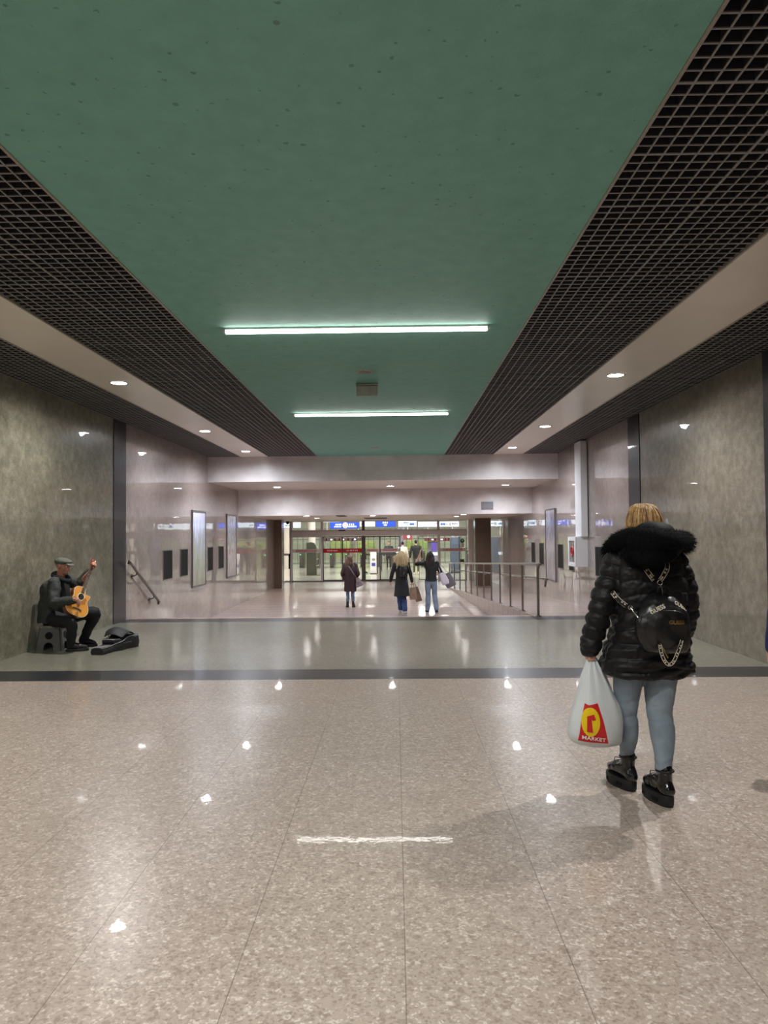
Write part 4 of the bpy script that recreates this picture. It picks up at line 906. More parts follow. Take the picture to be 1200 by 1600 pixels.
# ---- dark haired woman with raised arm
B3 = onz(674, 956.5, ZF)
g3, J3, W3 = walker('woman with long dark hair raising her left arm, right of the walking group', B3, R(0), 1.68, m_black, m_jeanl, m_hairdk, m_boot, dict(anL=(-.1, .04, .08), knL=(-.08, .06, .47), anR=(.14, -.02, .08), knR=(.1, .06, .47), shL=(-.16, 0, 1.36), elL=(-.40, .10, 1.33), wrL=(-.29, .16, 1.62), handdL=(.15, .1, 1), elR=(.25, .0, 1.12), wrR=(.2, .2, 1.05), handdR=(-.2, 1, .2), head=(-.02, .03, 1.56)), hem=.515, top_r=1.05, sleeve_to=-1.0, hair_len=.34, leg_r=1.05, leg_flare=1.25, hairseed=9)
# ---- her totes
def tote(label, c, w, hgt, d, mat, lean, sh, flare=1.2):
    t = thing('tote_bag', label, 'tote bag', c - Vector((0, 0, hgt))); rot = Matrix.Rotation(lean, 3, 'Y'); P = lambda x, y, z: c + rot @ Vector((x, y, z))
    rg = []
    for z, k, dd in ((0, .8, .25), (-hgt * .35, .98, .8), (-hgt * .75, flare * .95, 1.0), (-hgt * .97, flare * .85, .8), (-hgt, flare * .7, .5)): rg.append((0, 0, z, w / 2 * k, d / 2 * dd))
    v, f = loft_geo(rg, 24, 4, 2.6); MB().add([P(*q) for q in v], f).build('bag_body', mat, t, True)
    for y in (-d * .15, d * .15): MB().tube([P(-w * .25, y, -.01), sh + Vector((-.01, y, .02)), P(w * .25, y, -.01)], [(.012, .004)] * 3, 8, 6).build('handle', mat, t, True)
    return t
tote('grey canvas tote bag hanging outermost from the shoulder of the dark haired walker', W3((.42, .07, 1.06)), .26, .40, .10, M('grey felt cloth', (112, 106, 110), rough=.85, var=.15, vs=10), R(-24), W3((.2, 0, 1.38)))
tote('white cloth tote bag held close against the dark haired walker', W3((.30, -.08, 1.08)), .19, .33, .08, M('white lilac cloth', (206, 200, 212), rough=.8, var=.06), R(-20), W3((.19, 0, 1.38)))
# ---- two walkers beyond the open door
g4, J4, W4 = walker('man in a black padded jacket and grey trousers walking off beyond the open door', onz(650.5, 897.5, ZF), R(0), 1.84, m_black, M('dark grey trousers', (82, 78, 78), rough=.8), m_hairbk, m_sneak, dict(anL=(-.11, .12, .09), anR=(.1, -.14, .1)), female=False, hair_style='short', hem=.46, top_r=1.12, bulk=1.12, leg_r=.95, sole_mat=m_sneak)
g5, J5, W5 = walker('woman with a dark bun and a white jacket beyond the blonde walker', Vector((at(629.5, 890, 39.5).x, 39.5, ZF)), R(0), 1.75, M('off white jacket', (226, 222, 208), rough=.7, var=.05), M('beige trousers', (170, 156, 136), rough=.8), m_hairbk, m_sneak, hair_style='bun', hem=.46, top_r=1.1, bulk=1.08)
t = thing('satchel', 'white and green bag at the side of the woman with the bun', 'bag', W5((-.25, 0, 1.0))); MB().box(W5((-.36, -.14, 1.12)), W5((-.18, .0, 1.36)), bev=.03).build('bag_body', m_wband, t); MB().box(W5((-.365, -.145, 1.0)), W5((-.175, .005, 1.12)), bev=.03).build('base', M('green bag cloth', (48, 98, 80), rough=.7), t)
g6, J6, W6 = walker('person in dark clothes standing behind the control desk', Vector((at(607.5, 880, 44.6).x, 44.6, ZF)), R(180), 1.72, M('charcoal jacket', (54, 58, 64), rough=.8), m_navy, m_hairbk, m_boot, dict(anL=(-.09, .0, .09), anR=(.09, 0, .09), knL=(-.09, .03, .49), knR=(.09, .03, .49)), female=False, hair_style='short', hem=.46, top_r=1.1, bulk=1.08)
g7, J7, W7 = walker('person in dark clothes in profile beside the door post, holding a white sheet', Vector((at(568.5, 882, 40.5).x, 40.5, ZF)), R(-80), 1.78, m_navy, m_black, m_hairbk, m_boot, dict(anL=(-.09, .0, .09), anR=(.09, 0, .09), knL=(-.09, .03, .49), knR=(.09, .03, .49), wrL=(-.1, .36, 1.02), elL=(-.22, .02, 1.08), wrR=(.1, .36, 1.02), elR=(.22, .02, 1.08), handdL=(0.3, 1, 0), handdR=(-.3, 1, 0)), female=False, hair_style='short', hem=.44, top_r=1.15)
p_ = W7((0, .5, 1.05)); tag(MB().box((p_.x - .12, p_.y - .12, p_.z - .005), (p_.x + .12, p_.y + .1, p_.z + .02), bev=.004).build('paper_sheaf', m_wband), 'white sheaf of paper held by the dark person at the door post', 'paper')
# ---- figure in blue just entering at the right edge
bp = Vector((2.83, 4.72, 0))
wl = at(1206, 1013, 4.7) - bp; el = at(1216, 950, 4.7) - bp
g8, J8, W8 = walker('person in a blue jacket at the right edge, only sleeve and hand showing', bp, 0, 1.74, M('royal blue jacket', (30, 46, 104), rough=.6, var=.15), m_navy, m_hairbk, m_boot, dict(wrL=wl, elL=el, shL=(-.17, 0, 1.4), handdL=(0.02, .12, -1)), female=False, hair_style='short', hem=.46)
# ================================================================ woman in the black padded jacket (foreground right)
WY = 4.35
def A(px, py, dy=0.0, Y=WY): return at(px, py, Y + dy)
PXM = WY / F_PX
def nylon():
    t = NT('black quilted nylon'); n1 = t.noise(38.0, 4.0, .6, dist=1.2); n2 = t.noise(9.0, 3.0)
    c = t.ramp(n2, [(.3, s2l((9, 9, 12))), (.7, s2l((15, 15, 18)))])
    b = t.bsdf(Base_Color=c, Roughness=.5, Specular_IOR_Level=.32, Sheen_Weight=.04)
    t.put(b.inputs['Normal'], t.bump(n1, .22, .01)); return t.m
m_nylon = nylon()
m_fur = M('black fur trim', (9, 9, 11), rough=.95, var=.2, spec=.15); m_hood = M('dark hood lining', (13, 18, 22), rough=.8, var=.2)
def denim_pale():
    t = NT('pale grey blue denim'); n1 = t.noise(6.0, 4.0); n2 = t.noise(260.0, 2.0); z = t.n('ShaderNodeSeparateXYZ', {0: t.coord()}).outputs[2]
    c = t.ramp(n1, [(.3, s2l((112, 126, 138))), (.55, s2l((134, 149, 162))), (.75, s2l((152, 166, 178)))])
    b = t.bsdf(Base_Color=c, Roughness=.8, Sheen_Weight=.1); t.put(b.inputs['Normal'], t.bump(n2, .15, .003, t.bump(t.noise(16.0, 3.0, .6, dist=.8), .2, .02))); return t.m
m_pdenim = denim_pale()
m_hgold = M('golden blonde hair', (186, 146, 92), rough=.42, var=.4, vs=60)
wbase = Vector((1.49, 4.36, 0))
wroot = thing('person', 'woman in a black padded jacket with fur hood, walking away in the right foreground', 'person', wbase)
Rw = Matrix.Rotation(R(12), 3, 'Z')
hc = A(1005, 821, .02); hs = .215
shL, elL, wrL = A(960, 880, -.01), A(936, 952, -.02), A(922, 1009, .0)
shR, elR, wrR = A(1058, 882, .02), A(1072, 950, .0), A(1062, 992, .16)
hipL, knL, anL = A(981, 1035, .0), A(980, 1112, .05), A(980, 1179, .02, 4.47)
hipR, knR, anR = A(1032, 1035, .0), A(1029, 1112, -.02), A(1037, 1200, 0, 4.24)
anL.y, anR.y = 4.50, 4.245
pel = A(1007, 1000)
Xr = Rw @ Vector((1, 0, 0))
prims = head_prims(hc, hs, Matrix.Rotation(R(18), 3, 'Z')) + [tube_geo([A(1010, 880, .0), A(1008, 850, .0), hc + Vector((0, 0, -.05))], [.065, .055, .055], 14, 3),
    tube_geo([pel, A(1012, 950), A(1010, 900), A(1010, 875)], [(.15, .11), (.13, .1), (.16, .1), (.09, .06)], 18, 4, ref=Xr)]
for sh, el, wr in ((shL, elL, wrL), (shR, elR, wrR)): prims.append(tube_geo([sh, sh.lerp(el, .5), el, el.lerp(wr, .4), wr], [.045, .043, .037, .036, .027], 12, 3))
prims += hand_prims(wrL + Vector((-.004, 0, .012)), (-.08, .1, -1), (1, .1, 0), (0, 1, 0), 78, .92, thumb=.9)
prims += hand_prims(wrR, (-.35, 1, .1), (-.6, 0, -.3), (-.2, 0, 1), 30, .95)
for hp, kn, an in ((hipL, knL, anL), (hipR, knR, anR)): prims.append(tube_geo([hp, hp.lerp(kn, .5), kn, kn.lerp(an, .4), an], [.07, .06, .05, .048, .034], 14, 3))
fuse('body', prims, .0065, m_skin, wroot, 2)
eyes(hc, hs, Matrix.Rotation(R(18), 3, 'Z'), wroot)
# jeans
k = PXM
pr = [ell_geo(A(1007, 1022), (.185, .13, .13), Rw)]
pr.append(tube_geo([hipL, A(981, 1060, .01), A(979, 1088, .03), A(979, 1112, .05), A(981, 1128, .06), A(982, 1152, .09), A(980, 1172, .14), A(980, 1186, .15)], [(k * 25, .105), (k * 22, .1), (k * 18.5, .085), (k * 16, .072), (k * 15, .068), (k * 14, .066), (k * 11.5, .05), (k * 11, .045)], 20, 5, ref=Xr))
pr.append(tube_geo([hipR, A(1031, 1062, -.01), A(1031, 1090, -.02), A(1030, 1114, -.02), A(1034, 1134, -.04), A(1036, 1158, -.07), A(1037, 1184, -.1), A(1037, 1203, -.11)], [(k * 27, .11), (k * 24.5, .105), (k * 21, .09), (k * 18.5, .076), (k * 18.5, .076), (k * 17, .068), (k * 13.5, .054), (k * 12.5, .048)], 20, 5, ref=Xr))
def jean_def(co, no):
    z = co[:, 2]; d = np.zeros(len(co))
    for zc, a in ((A(1030, 1122).z, .004), (A(1030, 1098).z, .0025), (A(1030, 1064).z, .002), (A(980, 1182).z, .003), (A(980, 1172).z, .0025)):
        d -= a * np.exp(-((z - zc + .05 * (co[:, 0] - 1.5) + .012 * np.sin(co[:, 0] * 40)) / .009) ** 2)
    return co + no * (d + np_noise(co * np.array((1, 1, .6)), 14.0, .005))[:, None]
fuse('jeans', pr, .0085, m_pdenim, wroot, 4, jean_def)
# jacket
def ring(px_l, px_r, py, ry, dy=0.0):
    a, b = A(px_l, py, dy), A(px_r, py, dy); c = (a + b) / 2; return (c.x, c.y, c.z, (b - a).length / 2, ry, R(8))
rg = [ring(950, 1076, 1054, .15), ring(941, 1079, 1048, .165), ring(938, 1079, 1030, .172), ring(944, 1077, 1010, .168), ring(953, 1076, 985, .165), ring(957, 1076, 955, .155), ring(953, 1076, 920, .155), ring(951, 1070, 893, .14), ring(956, 1064, 872, .12), ring(976, 1046, 855, .09)]
v, f = loft_geo(rg, 36, 5, 2.3)
armLp = [A(962, 878, -.0), A(953, 905, -.01), A(943, 935, -.02), A(935, 965, -.02), A(927, 992, -.01), A(921, 1014, 0)]
armLr = [k * 19, k * 19.5, k * 19, k * 18, k * 17, k * 16]
armRp = [A(1055, 880, .02), A(1066, 908, .01), A(1072, 940, .0), A(1070, 968, .03), A(1064, 985, .11), A(1060, 993, .16)]
armRr = [k * 19, k * 19, k * 18.5, k * 17.5, k * 16, k * 14]
pr = [(v, f), tube_geo(armLp, armLr, 20, 6), tube_geo(armRp, armRr, 20, 6), ell_geo(A(1066, 1042, .0), (.062, .1, .05), None)]
def seg_param(co, pts):
    best = np.full(len(co), 1e9); sp = np.zeros(len(co)); acc = 0.0
    for a, b in zip(pts[:-1], pts[1:]):
        a = np.array(a); b = np.array(b); d = b - a; L = np.linalg.norm(d); t = np.clip(((co - a) @ d) / (L * L), 0, 1); q = a + t[:, None] * d; ds = np.linalg.norm(co - q, axis=1)
        m_ = ds < best; best[m_] = ds[m_]; sp[m_] = acc + t[m_] * L; acc += L
    return best, sp
def jacket_def(co, no):
    dL, sL = seg_param(co, armLp); dR, sR = seg_param(co, armRp); z = co[:, 2]; x = co[:, 0]
    onL = dL < .088; onR = (dR < .085) & (x > A(1052, 930).x)
    zz = z + .02 * np.sin(x * 7.0) + .008 * np.sin(x * 23 + z * 9)
    tor = quilt_field(zz - A(1010, 906).z, .086, .0095)
    q = np.where(onL, quilt_field(sL - .035, .072, .0095), np.where(onR, quilt_field(sR - .03, .08, .009), tor))
    low = (z < A(1010, 965).z) & ~onL
    wr = np_noise(co * np.array((.55, 1, 1.8)), 15.0, .010, 3.0) * np.where(low, 1.6, .7) + np_noise(co, 45.0, .0035, 9.0)
    # crease where the sleeve meets the body
    cr = -.012 * np.exp(-((dL - .086) / .012) ** 2)
    return co + no * (q + wr + cr)[:, None]
jk = fuse('jacket', pr, .0062, m_nylon, wroot, 6, jacket_def)
# hood lying behind the neck, with fur trim
hood = fuse('hood', [ell_geo(A(1022, 840, -.12), (k * 35, .09, k * 24.5), None), ell_geo(A(1020, 856, -.12), (k * 46, .09, k * 22), None), ell_geo(A(1012, 866, -.07), (k * 44, .1, k * 20), None)], .01, m_hood, wroot, 4, lambda co, no: co + no * np_noise(co, 16, .012)[:, None])
FP = [A(952, 860, .06), A(966, 849, -.03), A(986, 843, -.13), A(1012, 846, -.2), A(1038, 847, -.19), A(1058, 846, -.1), A(1069, 847, .0), A(1068, 850, .07)]
FR = [k * 11, k * 15, k * 18, k * 20.5, k * 19, k * 16, k * 15, k * 12]
fb = MB().tube(FP, FR, 18, 6)
v2, f2 = tube_geo([A(985, 862, -.15), A(1012, 868, -.2), A(1040, 864, -.19)], [k * 14, k * 19, k * 15], 16, 6); fb.add(v2, f2)
fur = fb.build('fur_trim', m_fur, hood, True)
rnd = random.Random(4); me = fur.data; mb = MB(); ctr = [Vector(p) for p in catmull(FP, 6)]
polys = list(me.polygons); 
for i in range(9000):
    p = polys[rnd.randrange(len(polys))]; q = Vector((0, 0, 0)); ws = [rnd.random() for _ in p.vertices]; sw = sum(ws)
    for w_, vi in zip(ws, p.vertices): q += me.vertices[vi].co * (w_ / sw)
    n_ = (p.normal + Vector((rnd.gauss(0, .4), rnd.gauss(0, .4), rnd.gauss(0, .4) - .25))).normalized(); L = rnd.uniform(.016, .034); tt = n_.orthogonal().normalized() * .0011
    b = q + n_ * L + Vector((0, 0, -L * .25)); mb.add([q - tt, q + tt, b], [(0, 1, 2)])
o = mb.build('fur_hairs', m_fur, fur, fix=False); o['kind'] = 'stuff'
# hair: cap plus falling strands
hair = fuse('hair', [ell_geo(hc + Vector((0, -.012, .03)), (.083, .104, .094), None), tube_geo([hc + Vector((-.0, -.03, .05)), hc + Vector((-.0, -.05, -.04)), hc + Vector((-.01, -.05, -.13))], [(.08, .08), (.09, .08), (.085, .07)], 16, 4, ref=(1, 0, 0))], .009, m_hgold, wroot, 3)
mb = MB()
def hpath(u, v, rnd):
    a = math.pi * (.95 + 1.1 * u); cx, cy = math.cos(a), math.sin(a); w_ = rnd.uniform(.97, 1.1); part = rnd.uniform(-.02, .02)
    return [hc + Vector((part + .012 * cx, .02 + .01 * cy, .13)), hc + Vector((.062 * cx * w_, .0 + .075 * cy * w_, .108)), hc + Vector((.089 * cx * w_, -.012 + .104 * cy * w_, .04)), hc + Vector((.098 * cx * w_, -.02 + .1 * cy * w_, -.05)), hc + Vector((.098 * cx * w_, -.02 + .09 * cy, -.12))]
strands(mb, None, hpath, 620, .0026, 21, .010); mb.build('hair_strands', m_hgold, hair, True, fix=False)
mb = MB(); strands(mb, None, hpath, 170, .0024, 33, .011); mb.build('light_streaks', M('pale blonde streaks', (224, 194, 142), rough=.4, var=.25), hair, True, fix=False)
mb = MB(); strands(mb, None, hpath, 130, .0024, 37, .011); mb.build('dark_roots', M('brown hair streaks', (110, 76, 42), rough=.4, var=.25), hair, True, fix=False)
# boots: chunky platform ankle boots
m_patent = M('glossy black boot leather', (15, 15, 17), rough=.2, var=.25, vs=20, coat=.5, bump=.1, bs=30)
m_sole = M('chunky black sole', (20, 20, 22), rough=.55, var=.2)
def boot(an, yaw, parent):
    T = Matrix.Translation((an.x, an.y, 0)) @ Matrix.Rotation(yaw, 4, 'Z'); P = lambda x, y, z: T @ Vector((x, y, z)); X3 = T.to_3x3() @ Vector((1, 0, 0)); zs = .055
    pr = [tube_geo([P(0, -.045, zs + .035), P(0, .0, zs + .06), P(0, .07, zs + .052), P(0, .13, zs + .04), P(0, .16, zs + .034)], [(.04, .04), (.044, .056), (.046, .048), (.044, .036), (.034, .028)], 16, 5, ref=X3),
          tube_geo([P(0, -.005, zs + .05), P(0, -.01, zs + .1), P(0, -.012, zs + .148)], [(.045, .05), (.041, .046), (.043, .048)], 18, 3, ref=X3)]
    o = fuse('boot', pr, .006, m_patent, parent, 3, lambda co, no: co + no * np_noise(co, 30, .004)[:, None])
    n = 32; out = []
    for i in range(n):
        a = 2 * math.pi * i / n; c_, s_ = math.cos(a), math.sin(a); w_ = .047 if s_ < 0 else .054
        out.append((w_ * math.copysign(abs(c_) ** .75, c_), 0.06 + .126 * math.copysign(abs(s_) ** .85, s_)))
    mb = MB(); vs = []
    for (sc, z) in ((.94, 0), (1.02, .012), (1.04, .05), (1.0, .066)):
        for x, y in out: lift_ = .022 * max(0, (y - .12) / .1) ** 2 if z < .03 else 0; vs.append(P(x * sc, .065 + (y - .065) * sc, z + lift_))
    fs = [(i * n + j, i * n + (j + 1) % n, (i + 1) * n + (j + 1) % n, (i + 1) * n + j) for i in range(3) for j in range(n)] + [tuple(range(n))[::-1], tuple(range(3 * n, 4 * n))]
    so = mb.add(vs, fs).build('sole', m_sole, o, 'auto')
    mb = MB()
    for j in range(9): y = -.005 + .0175 * j; mb.box((-.0545, y, .02), (.0545, y + .004, .04))
    m2 = MB(); m2.add([T @ Vector((x_ * (1 if abs(y_ - .07) < .1 else .72), y_, z_)) for x_, y_, z_ in mb.v], mb.f); m2.build('tread', m_sole, so)
    mb = MB()
    for j in range(4): y = .03 + .03 * j; z = zs + .112 - .016 * j; mb.tube([P(-.03, y - .008, z - .02), P(0, y + .012, z + .002), P(.03, y - .008, z - .02)], .0035, 6, 4)
    for s in (-1, 1): mb.tube([P(s * .02, .035, zs + .12), P(s * .062, .03, zs + .13), P(s * .066, .02, zs + .095), P(s * .048, .02, zs + .085)], .0026, 6, 5)
    mb.build('laces', M('waxed black laces', (36, 36, 38), rough=.4), o, True)
    MB().tube([P(-.008, -.06, zs + .13), P(0, -.075, zs + .165), P(.008, -.06, zs + .13)], (.003), 6, 5).build('pull_tab', m_sole, o, True)
    MB().tube([P(.046 * math.cos(q), -.012 + .05 * math.sin(q), zs + .14) for q in [2 * math.pi * i / 14 for i in range(14)]], .006, 8, 2, closed=True).build('collar', m_sole, o, True)
    return o
boot(anL, R(17), wroot); boot(anR, R(13), wroot)
# ---- backpack on her back
BP = A(1036, 970, 0); byc = WY - .24
m_bp = M('glossy black faux leather', (17, 17, 19), rough=.36, var=.25, vs=14, coat=.18, bump=.18, bs=16)
m_cream = M('cream webbing print', (206, 198, 178), rough=.7, var=.1); m_web = M('black webbing', (22, 22, 24), rough=.8)
m_gold2 = M('brass zip metal', (200, 170, 110), rough=.3, metal=1.0); m_chrome = M('silver metal ring', (200, 198, 194), rough=.2, metal=1.0)
broot = thing('backpack', 'small glossy black backpack with cream printed straps on the padded jacket', 'backpack', A(1036, 1016, -.2))
def Z(py): return A(1036, py).z
def Xp(px, Y=byc): return at(px, 970, Y).x
rg = [(Xp(1043), byc + .02, Z(1009), .1, .04), (Xp(1040), byc + .01, Z(1004), .122, .055), (Xp(1037), byc, Z(990), .142, .07), (Xp(1035), byc, Z(968), .144, .075), (Xp(1035), byc + .005, Z(950), .131, .072), (Xp(1036), byc + .015, Z(938), .108, .06), (Xp(1036), byc + .03, Z(928), .072, .045), (Xp(1036), byc + .045, Z(922), .035, .03)]
v, f = loft_geo(rg, 36, 5, 2.7)
bp = fuse('bag_body', [(v, f)], .0065, m_bp, broot, 3, lambda co, no: co + no * (np_noise(co, 13, .010) + np_noise(co, 40, .002))[:, None])
bvb = bvh_of(bp)
# raised front pocket and its piping
out = []
for i in range(28):
    a = 2 * math.pi * i / 28; c_, s_ = math.cos(a), math.sin(a)
    out.append(Vector((Xp(1037) + .112 * math.copysign(abs(c_) ** .7, c_), byc - .3, (Z(946) + Z(1002)) / 2 + (Z(946) - Z(1002)) / 2 * math.copysign(abs(s_) ** .8, s_))))
v3, f3 = drape(out, [tuple(range(28))], bvb, (0, 1, 0), .012, .02); MB().add(v3, f3).build('front_pocket', m_bp, broot, True)
bo = [bvb.ray_cast(p, Vector((0, 1, 0)))[0] for p in out]; bo = [p + Vector((0, -.008, 0)) for p in bo if p is not None]
MB().tube(bo, .0045, 6, 2, closed=True).build('piping', m_bp, broot, True)
# shiny rolled seam above the pocket, with arced lettering on the flap
def letters(word, cx, cy, size, rot, arc, mat, name, bvh, Y0, off=.003, spacing=1.0, bold=0.0, parent=broot, cut=.008):
    v_, f_ = text_mesh(word, size, spacing, bold); vs = []
    for p in v_:
        ang = rot + arc * p.x; x = p.x; y = p.y
        q = Vector((x * math.cos(rot) - y * math.sin(ang), 0, x * math.sin(rot) + y * math.cos(ang) + arc * x * x * .5)); vs.append(Vector((cx, Y0, cy)) + q)
    a, b = drape(vs, f_, bvh, (0, 1, 0), off, cut); return MB().add(a, b).build(name, mat, parent, fix=False)
letters('GUESS', Xp(1023), Z(943.5), .03, R(26), -3.0, m_cream, 'flap_lettering', bvb, byc - .3, spacing=1.05, bold=.001)
letters('GUESS', Xp(1061), Z(939.5), .028, R(-32), -3.0, m_cream, 'flap_lettering', bvb, byc - .3, spacing=1.05, bold=.001)
bvp = bvh_of([c for c in broot.children if c.name.startswith('front_pocket')][0])
letters('GUESS', Xp(1048), Z(962), .029, R(0), 0, m_gold2, 'metal_lettering', bvp, byc - .3, off=.005, spacing=1.0, bold=.0012)
bvj = bvh_of(jk); bvf = bvh_of(fur)
def strap(name, pts, w, parent, bv=None, off=.006, Y0=3.7, text=None, tn=4, res=5):
    """flat webbing with cream edges and a printed word pattern"""
    P_ = []
    for p in pts:
        if bv is not None:
            h = bv.ray_cast(Vector((p.x, Y0, p.z)), Vector((0, 1, 0))); p = (h[0] if h[0] is not None else p) + Vector((0, -off, 0))
        P_.append(p)
    s = MB().tube(P_, [(w / 2, .0022)] * len(P_), 10, res, ref=(1, 0, .0) if abs((P_[-1] - P_[0]).normalized().x) < .9 else (0, 0, 1)).build(name, m_web, parent, True)
    C = catmull(P_, 6); mb = MB()
    for sg in (-1, 1):
        ed = []
        for i, c in enumerate(C):
            d = (C[min(i + 1, len(C) - 1)] - C[max(i - 1, 0)]).normalized(); lat = d.cross(Vector((0, 1, 0))).normalized(); ed.append(c + lat * sg * w * .38 + Vector((0, -.0028, 0)))
        mb.tube(ed, [(w * .085, .0012)] * len(ed), 6, 1, ref=(1, 0, 0))
    L = len(C); n = max(3, int(sum((C[i + 1] - C[i]).length for i in range(L - 1)) / (w * .62)))
    for j in range(n):
        t_ = (j + .5) / n * (L - 1); i = min(int(t_), L - 2); c = C[i].lerp(C[i + 1], t_ - i); d = (C[i + 1] - C[i]).normalized(); lat = d.cross(Vector((0, 1, 0))).normalized(); o_ = c + Vector((0, -.0034, 0))
        if j % 3 == 2: continue
        a_ = w * .2; mb.add([o_ - lat * a_ - d * w * .17, o_ + lat * a_ - d * w * .17, o_ + lat * a_ * .6 + d * w * .2, o_ - lat * a_ + d * w * .17], [(0, 1, 2, 3)])
    mb.build('strap_print', m_cream, s, fix=False); return s
strap('shoulder_strap', [A(999, 868, -.3), A(1010, 886, -.2), A(1020, 900, -.2), A(1026, 907, -.2)], .031, broot, bvj, .012)
strap('shoulder_strap', [A(1057, 869, -.3), A(1049, 886, -.2), A(1042, 899, -.2), A(1037, 907, -.2)], .031, broot, bvj, .012)
strap('lower_strap', [A(966, 928, -.2), A(972, 936, -.2), A(978, 943, -.2), A(984, 948, -.2)], .03, broot, bvj, .012)
yj = bvj.ray_cast(Vector((A(1032, 912).x, 3.7, A(1032, 912).z)), Vector((0, 1, 0)))[0].y - .014
def rg_(c, r, t, name, parent=broot, mat=m_chrome): return MB().tube([c + Vector((r * math.cos(q), .002 * math.sin(2 * q), r * math.sin(q))) for q in [2 * math.pi * i / 12 for i in range(12)]], t, 8, 2, closed=True).build(name, mat, parent, True)
c = at(1031, 910, yj); rg_(c, .014, .003, 'strap_ring')
MB().tube([c + Vector((-.002, -.004, -.012)), at(1033, 916, yj), at(1035, 922, yj - .02), Vector((Xp(1036), byc - .0, Z(928)))], .0045, 8, 4).build('hanging_clasp', m_chrome, broot, True)
MB().tube([at(1027, 924, byc - .0), at(1030, 917, byc - .02), at(1041, 917, byc - .02), at(1045, 925, byc - .0)], [(.012, .004)] * 4, 8, 5, ref=(0, 1, 0)).build('top_handle', m_bp, broot, True)
p0, p1 = at(985, 949, WY - .2), Vector((Xp(999), byc - .02, Z(961)))
MB().tube([p0, p0.lerp(p1, .35), p0.lerp(p1, .7), p1], [.006, .004, .006, .004], 8, 4).build('snap_hook', m_chrome, broot, True); rg_(p0, .011, .003, 'strap_ring')
# zip and hanging loop of printed webbing
zc = Vector((Xp(1028), byc - .098, Z(1003)))
MB().tube([zc + Vector((-.022, .005, .04)), zc + Vector((-.008, 0, .015)), zc], .004, 8, 4).build('zip', m_gold2, broot, True)
MB().add(*tube_geo([zc, zc + Vector((.008, -.004, -.018)), zc + Vector((.014, -.004, -.032))], [(.007, .003), (.009, .003), (.007, .003)], 8, 4)).build('zip_pull', m_gold2, broot, True)
Yl = byc - .1
strap('hanging_loop', [at(1031, 1007, Yl), at(1033, 1019, Yl), at(1038, 1032, Yl), at(1045, 1038.5, Yl), at(1052, 1034, Yl), at(1058, 1021, Yl), at(1063, 1008, Yl + .01), at(1065, 1000, Yl + .03)], .02, broot, None)
# ---- plastic carrier bag in her left hand
m_bag = M('white plastic bag film', (218, 224, 227), rough=.32, var=.03, vs=3, spec=.5, sss=.12, bump=.25, bs=9)
groot = thing('plastic_bag', 'white plastic shopping bag with red and yellow print hanging from the left hand', 'plastic bag', A(928, 1165, .02))
gy = WY + .015
def bring(pl, pr_, py, ry, yaw=R(6)): a, b = at(pl, py, gy), at(pr_, py, gy); return ((a.x + b.x) / 2, gy, (a.z + b.z) / 2, (b - a).length / 2, ry, yaw)
bg_r = [bring(897, 960, 1163, .06), bring(889, 970, 1157, .09), bring(886, 972, 1142, .105), bring(889, 972, 1122, .105), bring(896, 967, 1100, .095), bring(903, 956, 1078, .078), bring(909, 946, 1056, .055), bring(914, 938, 1040, .036), bring(917, 931, 1026, .018), bring(918, 927, 1019, .01)]
v, f = loft_geo(bg_r, 60, 6, 2.3)
zt, zb = at(920, 1019, gy).z, at(920, 1165, gy).z; cxb = at(928, 1100, gy).x
def pleat(p):
    t_ = (p.z - zb) / (zt - zb); a = math.atan2(p.y - gy, p.x - (cxb + (t_ - .5) * -.02)); k_ = t_ ** 3 * 1.2
    r_ = 1 + .13 * k_ * math.sin(9 * a + 1.0) + .07 * k_ * math.sin(17 * a) + .02 * math.sin(5 * a + 9 * t_)
    low = max(0, .22 - t_) ; 
    return Vector((cxb + (p.x - cxb) * r_, gy + (p.y - gy) * r_, p.z - .07 * low * (p.x - cxb) / .16 * 1.0 + .006 * mnoise.noise(p * 14)))
v = [pleat(p) if p.z < zt - .03 else p for p in v]
gb = MB().add(v, f).build('bag_body', m_bag, groot, True)
bvg = bvh_of(gb)
for s in (-1, 1):
    MB().tube([at(923 + s * 5, 1030, gy), at(923 + s * 4, 1020, gy + .0), wrL + Vector((s * .012, .03, -.075)), wrL + Vector((s * .006, .035, -.055))], [(.012, .005), (.010, .004), (.009, .004), (.008, .003)], 8, 4).build('handle', m_bag, groot, True)
# side gusset fold
MB().prism([at(x, y, gy + .02) for x, y in ((966, 1108), (972, 1120), (973, 1150), (969, 1160), (962, 1161))], (0, .05, 0)).build('gusset', m_bag, groot, bevel=.01)
m_pr = M('red bag print', (206, 34, 38), rough=.35, var=.05); m_py = M('yellow bag print', (242, 206, 24), rough=.35, var=.05); m_pw = M('white bag print', (238, 232, 232), rough=.35)
def bagprint(poly, mat, off, name, cut=.007):
    a, b = drape([at(x, y, gy - .3 * 0) + Vector((0, -.3, 0)) for x, y in poly], [tuple(range(len(poly)))], bvg, (0, 1, 0), off, cut)
    return MB().add(a, b).build(name, mat, groot, True, fix=False)
